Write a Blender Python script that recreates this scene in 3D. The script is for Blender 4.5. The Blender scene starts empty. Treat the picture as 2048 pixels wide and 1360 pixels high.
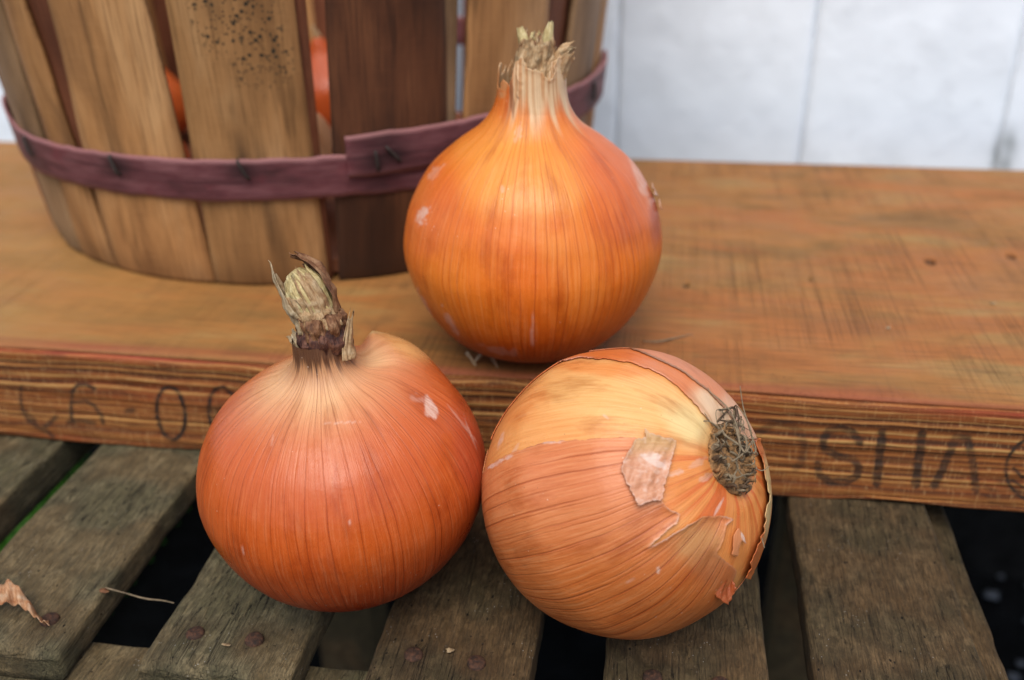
import bpy, math, random
import numpy as np
random.seed(7); rng = np.random.default_rng(7)
S = bpy.context.scene
# ------------------------------------------------------------------ camera
CAM = np.array([0.0, 0.0, 0.60])
FPX = 1950.0
R3 = np.array([[0.98765308, -0.05551941, 0.14648890],
               [0.15563628, 0.45431400, -0.87714089],
               [-0.01785361, 0.88910988, 0.45734545]])
from mathutils import Matrix
cd = bpy.data.cameras.new('camera'); cam = bpy.data.objects.new('camera', cd)
S.collection.objects.link(cam); S.camera = cam
M4 = Matrix([list(R3[i]) + [CAM[i]] for i in range(3)] + [[0, 0, 0, 1]])
cam.matrix_world = M4
cd.sensor_width = 36; cd.lens = FPX / 2048 * 36
cd.clip_start = 0.01; cd.clip_end = 50
cd.dof.use_dof = True; cd.dof.focus_distance = 0.282; cd.dof.aperture_fstop = 8.0
# ------------------------------------------------------------------ light
SUN_EL, SUN_AZ = 60.0, 178.0       # azimuth from +Y clockwise: behind the camera, slightly left
w = bpy.data.worlds.new('World'); S.world = w; w.use_nodes = True
nt = w.node_tree; bg = nt.nodes['Background']
sky = nt.nodes.new('ShaderNodeTexSky'); sky.sky_type = 'NISHITA'; sky.sun_disc = False
sky.sun_elevation = math.radians(SUN_EL); sky.sun_rotation = math.radians(SUN_AZ)
sky.air_density = 1.0; sky.dust_density = 1.6; sky.ozone_density = 1.0
nt.links.new(sky.outputs[0], bg.inputs[0]); bg.inputs[1].default_value = 0.085
sd = bpy.data.lights.new('sun', 'SUN'); sun = bpy.data.objects.new('sun', sd)
S.collection.objects.link(sun); sd.energy = 1.5; sd.angle = math.radians(45); sd.color = (1, .94, .85)
e, a = math.radians(SUN_EL), math.radians(SUN_AZ)
from mathutils import Vector
sdir = Vector((math.sin(a) * math.cos(e), math.cos(a) * math.cos(e), math.sin(e)))
sun.rotation_euler = sdir.to_track_quat('Z', 'Y').to_euler()
S.view_settings.view_transform = 'Standard'; S.view_settings.look = 'None'
S.view_settings.exposure = 1.12; S.view_settings.gamma = 1
S.render.resolution_x = 1024; S.render.resolution_y = 680
S.render.engine = 'CYCLES'
# ------------------------------------------------------------------ geometry of the view (places things found in the photo on real surfaces)
ST, PT = 0.38, 0.4241          # top of the slats, top of the plank
def N(v): v = np.asarray(v, float); return v / np.linalg.norm(v)
def ray(px, py): return N(R3 @ np.array([px - 1024, 680 - py, -FPX]))
def onz(px, py, z): r = ray(px, py); return CAM + r * ((z - CAM[2]) / r[2])
def ony(px, py, y): r = ray(px, py); return CAM + r * (y / r[1])
def proj(P):
    c = (np.asarray(P) - CAM) @ R3
    return 1024 + FPX * c[..., 0] / -c[..., 2], 680 - FPX * c[..., 1] / -c[..., 2]
# ------------------------------------------------------------------ noise
def _h(ix, iy, iz, s):
    n = (ix * 374761393 + iy * 668265263 + iz * 2147483647 + s * 1274126177) & 0xFFFFFFFF
    n = ((n ^ (n >> 13)) * 1274126177) & 0xFFFFFFFF
    n = ((n ^ (n >> 16)) * 2246822519) & 0xFFFFFFFF
    return ((n ^ (n >> 15)) & 0xFFFF) / 65535.0
def vn(p, seed=0):
    p = np.asarray(p, float); f = np.floor(p).astype(np.int64); t = p - f; t = t * t * (3 - 2 * t)
    x, y, z = f[..., 0], f[..., 1], f[..., 2]; o = 0
    for dx in (0, 1):
        for dy in (0, 1):
            for dz in (0, 1):
                wgt = (t[..., 0] if dx else 1 - t[..., 0]) * (t[..., 1] if dy else 1 - t[..., 1]) * (t[..., 2] if dz else 1 - t[..., 2])
                o = o + wgt * _h(x + dx, y + dy, z + dz, seed)
    return o * 2 - 1
def fbm(p, seed=0, oct=3):
    p = np.asarray(p, float); o = 0; a = 1; t = 0
    for i in range(oct): o = o + a * vn(p * 2 ** i, seed + i); t += a; a *= .5
    return o / t
def v3(*a):
    a = np.broadcast_arrays(*[np.asarray(x, float) for x in a]); return np.stack(a, -1)
def sm(x, a, b): t = np.clip((x - a) / (b - a), 0, 1); return t * t * (3 - 2 * t)
def lin(r, g, b):
    f = lambda c: c / 12.92 if c <= .04045 else ((c + .055) / 1.055) ** 2.4
    return .80 * np.array([f(r / 255), f(g / 255), f(b / 255)])
# ------------------------------------------------------------------ node helper
class G:
    def __init__(s, name):
        s.m = bpy.data.materials.new(name); s.m.use_nodes = True; s.t = s.m.node_tree
        s.t.nodes.clear(); s.out = s.n('ShaderNodeOutputMaterial')
    def n(s, ty, **k):
        x = s.t.nodes.new(ty)
        for a, b in k.items(): setattr(x, a, b)
        return x
    def put(s, sock, v):
        if v is None: return
        if hasattr(v, 'links'): s.t.links.new(v, sock)
        else:
            if hasattr(v, '__len__') and len(v) == 3 and sock.type == 'RGBA': v = tuple(v) + (1,)
            sock.default_value = tuple(v) if hasattr(v, '__len__') else v
    def co(s, k='Object'): return s.n('ShaderNodeTexCoord').outputs[k]
    def rnd(s): return s.n('ShaderNodeObjectInfo').outputs['Random']
    def mp(s, v, sc=(1, 1, 1), lo=(0, 0, 0), ro=(0, 0, 0)):
        x = s.n('ShaderNodeMapping'); s.put(x.inputs[0], v); s.put(x.inputs[1], lo); s.put(x.inputs[2], ro); s.put(x.inputs[3], sc); return x.outputs[0]
    def no(s, v, sc, de=4, ro=.55, di=0, dim='3D', w=None):
        x = s.n('ShaderNodeTexNoise', noise_dimensions=dim)
        if dim != '1D': s.put(x.inputs['Vector'], v)
        if w is not None: s.put(x.inputs['W'], w)
        s.put(x.inputs['Scale'], sc); s.put(x.inputs['Detail'], de); s.put(x.inputs['Roughness'], ro); s.put(x.inputs['Distortion'], di)
        return x.outputs[0]
    def vo1(s, w, sc, feat='DISTANCE_TO_EDGE'):
        x = s.n('ShaderNodeTexVoronoi', voronoi_dimensions='1D', feature=feat); s.put(x.inputs['W'], w); s.put(x.inputs['Scale'], sc); return x.outputs['Distance']
    def vo(s, v, sc, feat='F1'):
        x = s.n('ShaderNodeTexVoronoi', feature=feat); s.put(x.inputs['Vector'], v); s.put(x.inputs['Scale'], sc); return x.outputs['Distance']
    def ma(s, op, a, b=None, c=None):
        x = s.n('ShaderNodeMath', operation=op); s.put(x.inputs[0], a); s.put(x.inputs[1], b); s.put(x.inputs[2], c); return x.outputs[0]
    def mr(s, v, a, b, c=0., d=1.):
        x = s.n('ShaderNodeMapRange', interpolation_type='SMOOTHSTEP')
        for i, q in enumerate((v, a, b, c, d)): s.put(x.inputs[i], q)
        return x.outputs[0]
    def mix(s, f, a, b, mode='MIX'):
        x = s.n('ShaderNodeMix', data_type='RGBA', blend_type=mode); s.put(x.inputs[0], f); s.put(x.inputs[6], a); s.put(x.inputs[7], b); return x.outputs[2]
    def ramp(s, f, st):
        x = s.n('ShaderNodeValToRGB'); s.put(x.inputs[0], f); r = x.color_ramp
        while len(r.elements) < len(st): r.elements.new(.5)
        for el, (p, c) in zip(r.elements, st): el.position = p; el.color = tuple(c) + (1,)
        return x.outputs[0]
    def at(s, nm, o='Color'): return s.n('ShaderNodeAttribute', attribute_name=nm).outputs[o]
    def xyz(s, v): return s.n('ShaderNodeSeparateXYZ'), v
    def sep(s, v): x = s.n('ShaderNodeSeparateXYZ'); s.put(x.inputs[0], v); return x.outputs
    def cmb(s, a=0., b=0., c=0.): x = s.n('ShaderNodeCombineXYZ'); s.put(x.inputs[0], a); s.put(x.inputs[1], b); s.put(x.inputs[2], c); return x.outputs[0]
    def bump(s, h, st=.5, di=.001, nrm=None):
        x = s.n('ShaderNodeBump'); s.put(x.inputs['Strength'], st); s.put(x.inputs['Distance'], di); s.put(x.inputs['Height'], h); s.put(x.inputs['Normal'], nrm); return x.outputs[0]
    def pbr(s, col, ro=.6, nrm=None, sss=0, rad=(.004, .0015, .0006), spec=.5, coat=0, trans=0, sheen=0):
        p = s.n('ShaderNodeBsdfPrincipled'); s.put(p.inputs['Base Color'], col); s.put(p.inputs['Roughness'], ro); s.put(p.inputs['Normal'], nrm)
        s.put(p.inputs['Specular IOR Level'], spec)
        if sss: s.put(p.inputs['Subsurface Weight'], sss); s.put(p.inputs['Subsurface Radius'], tuple(rad)); s.put(p.inputs['Subsurface Scale'], 1.)
        if coat: s.put(p.inputs['Coat Weight'], coat); s.put(p.inputs['Coat Roughness'], .25)
        o = p.outputs[0]
        if trans:
            tr = s.n('ShaderNodeBsdfTranslucent'); s.put(tr.inputs[0], col); s.put(tr.inputs[1], nrm)
            mx = s.n('ShaderNodeMixShader'); s.put(mx.inputs[0], trans); s.put(mx.inputs[1], o); s.put(mx.inputs[2], tr.outputs[0]); o = mx.outputs[0]
        s.put(s.out.inputs[0], o); return s.m
# ------------------------------------------------------------------ object helpers
COL = S.collection
def thing(name, label, cat, loc=(0, 0, 0), group=None):
    o = bpy.data.objects.new(name, None); COL.objects.link(o); o.location = tuple(loc); o.empty_display_size = .02
    o['label'] = label; o['category'] = cat
    if group: o['group'] = group
    return o
def mesh(name, V, F, m, parent=None, uv=None, attrs=None, smooth=True, solid=0, off=0, label=None):
    V = np.asarray(V, float)
    base = np.array(parent_world(parent)) if parent is not None else np.zeros(3)
    me = bpy.data.meshes.new(name); me.from_pydata((V - base).tolist(), [], [list(map(int, f)) for f in F])
    if uv is not None:
        u = me.uv_layers.new(name='UVMap'); vi = np.empty(len(me.loops), np.int32); me.loops.foreach_get('vertex_index', vi)
        u.data.foreach_set('uv', np.asarray(uv, float)[vi].ravel().astype(np.float32))
    for k, a in (attrs or {}).items():
        a = np.asarray(a, float)
        if a.ndim == 1: t = me.attributes.new(k, 'FLOAT', 'POINT'); t.data.foreach_set('value', a.astype(np.float32))
        else:
            t = me.attributes.new(k, 'FLOAT_COLOR', 'POINT'); t.data.foreach_set('color', np.c_[a, np.ones(len(a))].ravel().astype(np.float32))
    me.polygons.foreach_set('use_smooth', [smooth] * len(me.polygons)); me.update()
    me.materials.append(m)
    o = bpy.data.objects.new(name, me); COL.objects.link(o)
    if parent is not None: o.parent = parent
    if solid:
        md = o.modifiers.new('thickness', 'SOLIDIFY'); md.thickness = solid; md.offset = off; md.use_even_offset = False
    if label: o['label'] = label
    return o
def parent_world(p):
    l = np.array(p.location)
    while p.parent is not None: p = p.parent; l = l + np.array(p.location)
    return l
def gridF(a, b, closeb=False):
    i, j = np.meshgrid(np.arange(a - 1), np.arange(b if closeb else b - 1), indexing='ij'); i = i.ravel(); j = j.ravel(); k = (j + 1) % b
    return np.c_[i * b + j, i * b + k, (i + 1) * b + k, (i + 1) * b + j]
def joinm(parts):
    V = []; F = []; U = []; n = 0
    for p in parts:
        V.append(p[0]); F += [[int(q) + n for q in f] for f in p[1]]; U.append(p[2] if len(p) > 2 and p[2] is not None else np.zeros((len(p[0]), 2))); n += len(p[0])
    return np.vstack(V), F, np.vstack(U)
def smoothpath(pts, n):
    pts = np.asarray(pts, float); m = len(pts)
    if m == 2: t = np.linspace(0, 1, n)[:, None]; return pts[0] * (1 - t) + pts[1] * t
    P = np.vstack([2 * pts[0] - pts[1], pts, 2 * pts[-1] - pts[-2]]); o = []
    for s in np.linspace(0, m - 1 - 1e-9, n):
        i = int(s); t = s - i; a, b, c, d = P[i:i + 4]
        o.append(.5 * ((2 * b) + (-a + c) * t + (2 * a - 5 * b + 4 * c - d) * t * t + (-a + 3 * b - 3 * c + d) * t ** 3))
    return np.array(o)
def frames(P, ref=None):
    T = np.gradient(P, axis=0); T /= np.linalg.norm(T, axis=1)[:, None]
    ref = N(ref) if ref is not None else np.array([0, 0, 1.0])
    A = []; 
    for t in T:
        x = ref - ref.dot(t) * t
        if np.linalg.norm(x) < .05: x = np.array([1., 0, 0]) - t[0] * t
        x = N(x); A.append(x); ref = x
    A = np.array(A); return T, A, np.cross(T, A)
def tube(pts, rad, n=24, k=7, ref=None):
    P = smoothpath(pts, n); T, A, B = frames(P, ref); r = np.interp(np.linspace(0, 1, n), np.linspace(0, 1, len(np.atleast_1d(rad))), np.atleast_1d(rad))
    th = np.linspace(0, 2 * np.pi, k, endpoint=False)
    V = P[:, None] + r[:, None, None] * (A[:, None] * np.cos(th)[None, :, None] + B[:, None] * np.sin(th)[None, :, None])
    F = [list(f) for f in gridF(n, k, True)]; F.append(list(range(k - 1, -1, -1))); F.append([(n - 1) * k + q for q in range(k)])
    return V.reshape(-1, 3), F, None
# ------------------------------------------------------------------ materials
def mat_slat(name, tint):
    g = G(name); c = g.co(); r = g.rnd(); p = g.n('ShaderNodeVectorMath', operation='ADD'); g.put(p.inputs[0], c)
    g.put(p.inputs[1], g.cmb(g.ma('MULTIPLY', r, 3.), g.ma('MULTIPLY', r, 7.), 0.)); p = p.outputs[0]
    fib = g.no(g.mp(p, (1, .09, 1)), 1700, 5, .7); fib2 = g.no(g.mp(p, (1, .2, 1)), 560, 4, .65, .8)
    blot = g.no(p, 95, 5, .62); blot2 = g.no(g.mp(p, (1, .7, 1)), 300, 5, .68); big = g.no(p, 26, 2)
    sp = g.vo(g.mp(p, (1, .55, 1)), 420)
    T = np.array(tint)
    col = g.ramp(blot, [(.33, T * .28), (.45, T * .62), (.55, T * .95), (.70, T * 1.45)])
    col = g.mix(g.mr(blot2, .46, .62), col, T * np.array([.36, .38, .36])); ck = g.no(g.mp(p, (1, .045, 1)), 330, 3, .6, .6); crk = g.ma('MULTIPLY', g.mr(g.ma('ABSOLUTE', g.ma('SUBTRACT', ck, .5)), .012, .002), g.mr(big, .45, .6, .15, 1.))
    col = g.mix(g.mr(big, .42, .66, 0, .55), col, T * np.array([.95, 1.05, .9]) * .8)
    col = g.mix(g.mr(big, .56, .4, 0, .35), col, T * np.array([1.5, 1.12, .8]))
    col = g.mix(g.mr(fib, .35, .65, .75, 0.), col, T * .33)
    col = g.mix(g.mr(fib2, .52, .75, 0, .3), col, T * np.array([1.65, 1.5, 1.3]))
    hol = g.ma('MULTIPLY', g.mr(sp, .16, .06), g.mr(g.no(p, 130, 3), .52, .6))
    col = g.mix(hol, col, (.008, .007, .005))
    wh = g.ma('MULTIPLY', g.mr(g.vo(p, 700), .13, .06), g.mr(g.no(p, 60, 2), .55, .62))
    col = g.mix(wh, col, (.42, .40, .36)); col = g.mix(g.ma('MULTIPLY', crk, .85), col, T * .12)
    col = g.mix(g.ma('MULTIPLY', g.at('rust', 'Fac'), g.mr(blot2, .3, .6, .85, .3)), col, lin(48, 30, 18))
    h = g.ma('ADD', g.ma('MULTIPLY', fib, .7), g.ma('SUBTRACT', g.ma('MULTIPLY', blot2, .9), g.ma('MULTIPLY', hol, 1.2)))
    h = g.ma('SUBTRACT', g.ma('ADD', h, g.ma('MULTIPLY', fib2, 1.1)), g.ma('MULTIPLY', crk, 1.4))
    return g.pbr(col, g.mr(blot2, .3, .7, .95, .75), g.bump(h, 1., .0012), spec=.2)
def mat_plank():
    g = G('plank_wood'); c = g.co(); x, y, z = g.sep(c)[0:3]
    # --- sawn top: grain runs along x, saw marks across
    wv = g.no(g.mp(c, (1, 3, 1)), 6, 3, .5)
    gr = g.no(g.cmb(g.ma('MULTIPLY', x, .35), g.ma('ADD', y, g.ma('MULTIPLY', wv, .03)), 0.), 26, 4, .6)
    base = g.ramp(gr, [(.26, lin(116, 82, 44)), (.40, lin(152, 110, 60)), (.5, lin(178, 122, 66)), (.6, lin(174, 134, 80)), (.74, lin(148, 122, 76))])
    red = g.no(g.mp(c, (1, 3.6, 1)), 9, 5, .6, .5)
    base = g.mix(g.mr(red, .47, .60, 0, .5), base, lin(180, 104, 54))
    gry = g.no(g.mp(c, (1, 4.0, 1), (3, 1, 0)), 8, 5, .62, .6)
    base = g.mix(g.mr(gry, .52, .68, 0, .55), base, lin(146, 114, 68))
    saw = g.no(g.mp(c, (1, .006, 1), (0, 0, 0), (0, 0, .03)), 1100, 3, .7)
    saw2 = g.no(g.mp(c, (1, .008, 1), (2, 0, 0), (0, 0, .02)), 420, 3, .7)
    sawm = g.no(g.mp(c, (1, 1.6, 1), (5, 3, 0)), 11, 3, .6)
    dk = g.ma('MULTIPLY', g.mr(saw, .5, .66), g.mr(sawm, .4, .6, .1, .8))
    base = g.mix(g.ma('MULTIPLY', dk, .62), base, lin(92, 60, 28))
    dk2 = g.ma('MULTIPLY', g.mr(saw2, .54, .68), g.mr(sawm, .34, .6, .05, .28))
    base = g.mix(dk2, base, lin(96, 66, 32))
    fine = g.no(g.mp(c, (.04, 1, 1)), 1100, 4, .65)
    base = g.mix(g.mr(fine, .46, .68, 0, .6), base, lin(112, 74, 36))
    blotch = g.no(c, 42, 5, .6); base = g.mix(g.mr(blotch, .54, .75, 0, .5), base, lin(112, 82, 48))
    dirt = g.ma('MULTIPLY', g.mr(g.vo(c, 260), .10, .04), g.mr(g.no(c, 40, 2), .5, .62)); base = g.mix(dirt, base, lin(40, 24, 14))
    back = g.mr(y, .52, .57); base = g.mix(g.ma('MULTIPLY', back, .55), base, lin(170, 136, 92)); base = g.mix(g.mr(x, -.1, -.3, 0, .45), base, lin(186, 142, 80))
    base = g.mix(g.at('edge', 'Fac'), base, lin(160, 82, 58))
    base = g.mix(g.at('hole', 'Fac'), base, (.006, .004, .003))
    base = g.mix(1., base, (.88, .84, .76), 'MULTIPLY')
    # --- front edge: growth rings seen edge on
    rw = g.no(g.mp(c, (.9, 1, 1)), 7, 2, .5)
    rz = g.ma('ADD', z, g.ma('MULTIPLY', rw, .010))
    rz = g.ma('ADD', rz, g.ma('MULTIPLY', g.no(g.mp(c, (1, 1, 4), (1, 0, 4)), 32, 3, .5), .0022))
    ring = g.no(None, 420, 4, .72, 0, '1D', rz); rng2 = g.no(g.cmb(g.ma('MULTIPLY', x, .05), 0., rz), 900, 4, .65)
    fr = g.ramp(ring, [(.36, lin(76, 40, 14)), (.45, lin(114, 62, 22)), (.51, lin(146, 80, 30)), (.57, lin(172, 112, 54)), (.7, lin(204, 156, 92))])
    fr = g.mix(g.mr(rng2, .5, .66, 0, .75), fr, lin(80, 42, 16))
    pt = g.no(g.mp(c, (1, 1, 2.5)), 22, 4, .6); fr = g.mix(g.mr(pt, .5, .72, 0, .6), fr, lin(150, 70, 26))
    pt2 = g.no(g.mp(c, (1, 1, 5), (4, 2, 1)), 16, 4, .65, .6); fr = g.mix(g.mr(pt2, .56, .7, 0, .8), fr, lin(48, 28, 14))
    sw = g.no(g.mp(c, (1, 1, .1), (0, 0, 0), (0, .5, 0)), 1500, 2, .5); fr = g.mix(g.mr(sw, .55, .7, 0, .3), fr, lin(205, 165, 110))
    fr = g.mix(g.at('edge', 'Fac'), fr, lin(160, 62, 40))
    ink = g.ma('MULTIPLY', g.at('ink', 'Fac'), g.mr(g.no(g.mp(c, (.4, 1, 1.4)), 420, 3, .6), .36, .55, .55, 1.))
    fr = g.mix(ink, fr, lin(30, 24, 18))
    nz = g.n('ShaderNodeNewGeometry').outputs['Normal']; nn = g.sep(nz)[2]
    isf = g.at('front', 'Fac')
    col = g.mix(isf, base, fr)
    htop = g.ma('SUBTRACT', g.ma('MULTIPLY', fine, .5), g.ma('ADD', g.ma('MULTIPLY', dk, .5), g.ma('MULTIPLY', dk2, .3)))
    hfr = g.ma('ADD', g.ma('MULTIPLY', ring, 2.2), g.ma('MULTIPLY', rng2, -.8))
    h = g.n('ShaderNodeMix', data_type='FLOAT'); g.put(h.inputs[0], isf); g.put(h.inputs[2], htop); g.put(h.inputs[3], hfr)
    return g.pbr(col, g.mr(blotch, .3, .7, .62, .8), g.bump(h.outputs[0], .6, .0008), spec=.3)
def mat_stave(name, c0, c1, c2, speck=0):
    g = G(name); u = g.co('UV'); r = g.rnd(); p = g.n('ShaderNodeVectorMath', operation='ADD'); g.put(p.inputs[0], u)
    g.put(p.inputs[1], g.cmb(g.ma('MULTIPLY', r, 9.), g.ma('MULTIPLY', r, 5.), 0.)); p = p.outputs[0]
    lo = g.no(g.mp(p, (1, .25, 1)), 42, 4, .55, .4); fi = g.no(g.mp(p, (1, .03, 1)), 900, 4, .7); cr = g.no(g.mp(p, (.05, 1, 1)), 1400, 3, .6)
    col = g.ramp(lo, [(.3, c0), (.5, c1), (.7, c2)])
    col = g.mix(g.mr(fi, .45, .65, 0, .6), col, np.array(c0) * .75)
    col = g.mix(g.mr(cr, .5, .8, 0, .22), col, np.array(c2) * 1.1)
    st = g.no(g.mp(p, (1, .35, 1)), 24, 3, .5); col = g.mix(g.mr(st, .54, .72, 0, .65), col, np.array(c0) * .55); s2_ = g.no(g.mp(p, (1, .12, 1), (2, 3, 0)), 110, 3, .6); col = g.mix(g.mr(s2_, .58, .68, 0, .5), col, np.array(c0) * .5)
    tn = g.mr(r, 0., 1., .88, 1.08); col = g.mix(1., col, g.cmb(tn, tn, tn), 'MULTIPLY')
    col = g.mix(g.at('stain_shade', 'Fac'), col, lin(38, 30, 24))
    if speck:
        vo = g.vo(p, 330); msk = g.at('mould', 'Fac'); nn = g.no(p, 70, 4, .65)
        sp = g.ma('MULTIPLY', g.mr(vo, .36, .16), g.mr(g.ma('MULTIPLY', msk, nn), .24, .40))
        vo2 = g.vo(p, 620); sp2 = g.ma('MULTIPLY', g.mr(vo2, .34, .16), g.mr(g.ma('MULTIPLY', msk, nn), .18, .40))
        col = g.mix(g.ma('MAXIMUM', sp, sp2), col, lin(42, 38, 26))
    return g.pbr(col, .62, g.bump(fi, .4, .0005), spec=.3)
def mat_hoop():
    g = G('dyed_hoop_wood'); u = g.co('UV'); fi = g.no(g.mp(u, (.035, 1, 1)), 1300, 4, .7); lo = g.no(g.mp(u, (.35, 1, 1)), 120, 4, .6); sl = g.no(g.mp(u, (.02, 1, 1), (0, 0, 0), (0, 0, .02)), 420, 3, .6)
    col = g.ramp(lo, [(.3, lin(72, 36, 38)), (.5, lin(106, 58, 62)), (.7, lin(132, 84, 86))])
    col = g.mix(g.mr(fi, .5, .72, 0, .6), col, lin(146, 100, 100)); col = g.mix(g.mr(sl, .54, .66, 0, .7), col, lin(66, 32, 36))
    col = g.mix(g.mr(g.no(u, 60, 3), .56, .7, 0, .4), col, lin(128, 54, 62))
    col = g.mix(g.at('stain_shade', 'Fac'), col, lin(34, 22, 24)); col = g.mix(g.at('worn', 'Fac'), col, lin(178, 122, 118))
    return g.pbr(col, .6, g.bump(fi, .6, .0006), spec=.3)
def mat_skin(name, veins=60, vs=.8, fs=.3, gloss=.36, tint=(.50, .30, .22), trans=0, sss=.05, wob=.28, seed=0., spread=.0):
    g = G(name); uv = g.co('UV'); u, v = g.sep(uv)[0:2]; col = g.at('col')
    wb = g.no(g.cmb(g.ma('MULTIPLY', u, 14.), g.ma('MULTIPLY', v, 2.4), seed), 1., 3, .5)
    wb = g.ma('MULTIPLY', g.ma('SUBTRACT', wb, .5), wob / 14.)
    uu = g.ma('ADD', g.ma('ADD', u, wb), seed)
    fine = g.no(g.cmb(g.ma('MULTIPLY', uu, 420.), g.ma('MULTIPLY', v, 9.), seed), 1., 4, .6)
    e1 = g.vo1(uu, veins * 1.25); k1 = g.no(g.cmb(g.ma('MULTIPLY', uu, veins * .9), g.ma('MULTIPLY', v, 1.6), seed + 4), 1., 3, .6)
    l1 = g.ma('MULTIPLY', g.mr(e1, .075, .01), g.mr(k1, .36, .60, .15, 1.15))
    e2 = g.vo1(g.ma('ADD', uu, .37), veins * 2.7); k2 = g.no(g.cmb(g.ma('MULTIPLY', uu, veins * 2.), g.ma('MULTIPLY', v, 4.), seed + 9), 1., 3, .6)
    l2 = g.ma('MULTIPLY', g.mr(e2, .13, .02), g.mr(k2, .45, .68, 0, .55))
    soft = g.ma('MULTIPLY', g.mr(e1, .34, .0), g.mr(k1, .42, .66, 0, .18))
    line = g.ma('MINIMUM', g.ma('ADD', g.ma('ADD', l1, l2), soft), 1.)
    vm = g.at('vein', 'Fac'); line = g.ma('MULTIPLY', g.ma('MULTIPLY', line, vs), vm)
    blot = g.no(g.cmb(g.ma('MULTIPLY', u, 26.), g.ma('MULTIPLY', v, 5.), seed), 1., 5, .62)
    c = g.mix(1., col, g.ramp(blot, [(.3, (.74, .62, .52)), (.47, (1, 1, 1)), (.72, (1.0, 1.0, 1.0))]), 'MULTIPLY')
    c = g.mix(g.mr(fine, .45, .72, 0, fs), c, g.mix(1., c, (.78, .62, .5), 'MULTIPLY'))
    c = g.mix(g.mr(fine, .52, .3, 0, fs * .6), c, g.mix(.3, c, (.95, .62, .32)))
    c = g.mix(line, c, g.mix(1., c, tint, 'MULTIPLY'))
    ob = g.co(); vo = g.vo(ob, 520); dt = g.ma('MULTIPLY', g.mr(vo, .11, .05), g.mr(g.no(ob, 90, 2), .56, .64)); c = g.mix(g.ma('MULTIPLY', dt, .55), c, (.05, .025, .015))
    vo = g.vo(g.mp(ob, (1, 1, 1), (3, 1, 2)), 420); dt2 = g.ma('MULTIPLY', g.mr(vo, .10, .05), g.mr(g.no(ob, 60, 2), .58, .66)); c = g.mix(g.ma('MULTIPLY', dt2, .6), c, (.8, .62, .48))
    sc = g.at('scuff', 'Fac'); scn = g.no(g.cmb(g.ma('MULTIPLY', u, 160.), g.ma('MULTIPLY', v, 30.), 2.), 1., 4, .7)
    scm = g.ma('MULTIPLY', sc, g.mr(scn, .3, .6, .35, 1.)); c = g.mix(scm, c, lin(232, 196, 176))
    h = g.ma('SUBTRACT', g.ma('MULTIPLY', fine, .45), g.ma('MULTIPLY', line, .5)); h = g.ma('ADD', h, g.ma('MULTIPLY', g.no(ob, 160, 3), .9))
    ro = g.ma('ADD', g.mr(g.no(ob, 70, 4, .6), .3, .7, gloss - .1, gloss + .08), g.ma('MULTIPLY', scm, .2))
    return g.pbr(c, ro, g.bump(h, .5, .0007), sss=sss, trans=trans, spec=.36)
def mat_paper(name, c0, c1, c2, trans=.2, ro=.6, along=1):
    g = G(name); uv = g.co('UV'); ob = g.co()
    s = (1, .06, 1) if along else (.06, 1, 1)
    f1 = g.no(g.mp(uv, s), 1500, 4, .65, .3); f2 = g.no(ob, 330, 5, .65, .4)
    col = g.ramp(f2, [(.3, c0), (.5, c1), (.68, c2)]); col = g.mix(g.mr(f1, .48, .7, 0, .65), col, np.array(c0) * .6); col = g.mix(g.mr(f1, .5, .28, 0, .4), col, np.clip(np.array(c2) * 1.15, 0, .9))
    h = g.ma('ADD', f1, g.ma('MULTIPLY', f2, .8))
    return g.pbr(col, ro, g.bump(h, .8, .0007), trans=trans, spec=.35)
def mat_wall():
    g = G('white_wall_paint'); c = g.co(); r = g.rnd(); p = g.n('ShaderNodeVectorMath', operation='ADD'); g.put(p.inputs[0], c); g.put(p.inputs[1], g.cmb(g.ma('MULTIPLY', r, 5.), 0., g.ma('MULTIPLY', r, 3.))); p = p.outputs[0]
    lo = g.no(p, 9, 4, .55); bl = g.no(p, 75, 3, .5, .3); fi = g.no(p, 420, 4, .6); lump = g.mr(g.vo(g.mp(p, (1, 1, .8)), 42), .5, .0)
    col = g.ramp(lo, [(.3, (.80, .85, .90)), (.6, (.84, .89, .94)), (.75, (.86, .90, .94))])
    st = g.ma('MULTIPLY', g.mr(bl, .6, .72), .15); col = g.mix(st, col, (.50, .53, .56))
    sc = g.ma('MULTIPLY', g.mr(g.no(g.mp(p, (1, 1, .6)), 34, 4, .65), .60, .72), .2); col = g.mix(sc, col, (.5, .52, .56))
    col = g.mix(g.at('stain_shade', 'Fac'), col, (.17, .19, .18))
    h = g.ma('ADD', g.ma('MULTIPLY', bl, 1.6), g.ma('ADD', g.ma('MULTIPLY', fi, .2), g.ma('MULTIPLY', lump, .8)))
    return g.pbr(col, .6, g.bump(h, .22, .0015), spec=.3)
def mat_soil():
    g = G('shade_black_soil'); c = g.co(); a = g.no(c, 30, 6, .7); b = g.no(c, 6, 3)
    col = g.ramp(a, [(.3, (.0015, .0016, .0016)), (.6, (.004, .0045, .005)), (.8, (.010, .011, .012))])  # near-black: the shade under the table is put into the soil colour
    return g.pbr(col, .95, g.bump(a, 1., .02), spec=.05)
def mat_grass():
    g = G('grass_blade_green'); r = g.no(g.co(), 30, 2); return g.pbr(g.ramp(r, [(.3, (.03, .10, .008)), (.6, (.07, .22, .02)), (.8, (.13, .3, .04))]), .5, trans=.3)
def mat_flat(name, c, ro=.5, bs=300, sp=.3, var=.4, bd=.0006):
    g = G(name); o = g.co(); n_ = g.no(o, bs, 5, .65); c = np.array(c)
    return g.pbr(g.ramp(n_, [(.3, c * (1 - var)), (.5, c), (.7, np.clip(c * (1 + var), 0, .95))]), ro, g.bump(n_, .7, bd), spec=sp)
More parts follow.
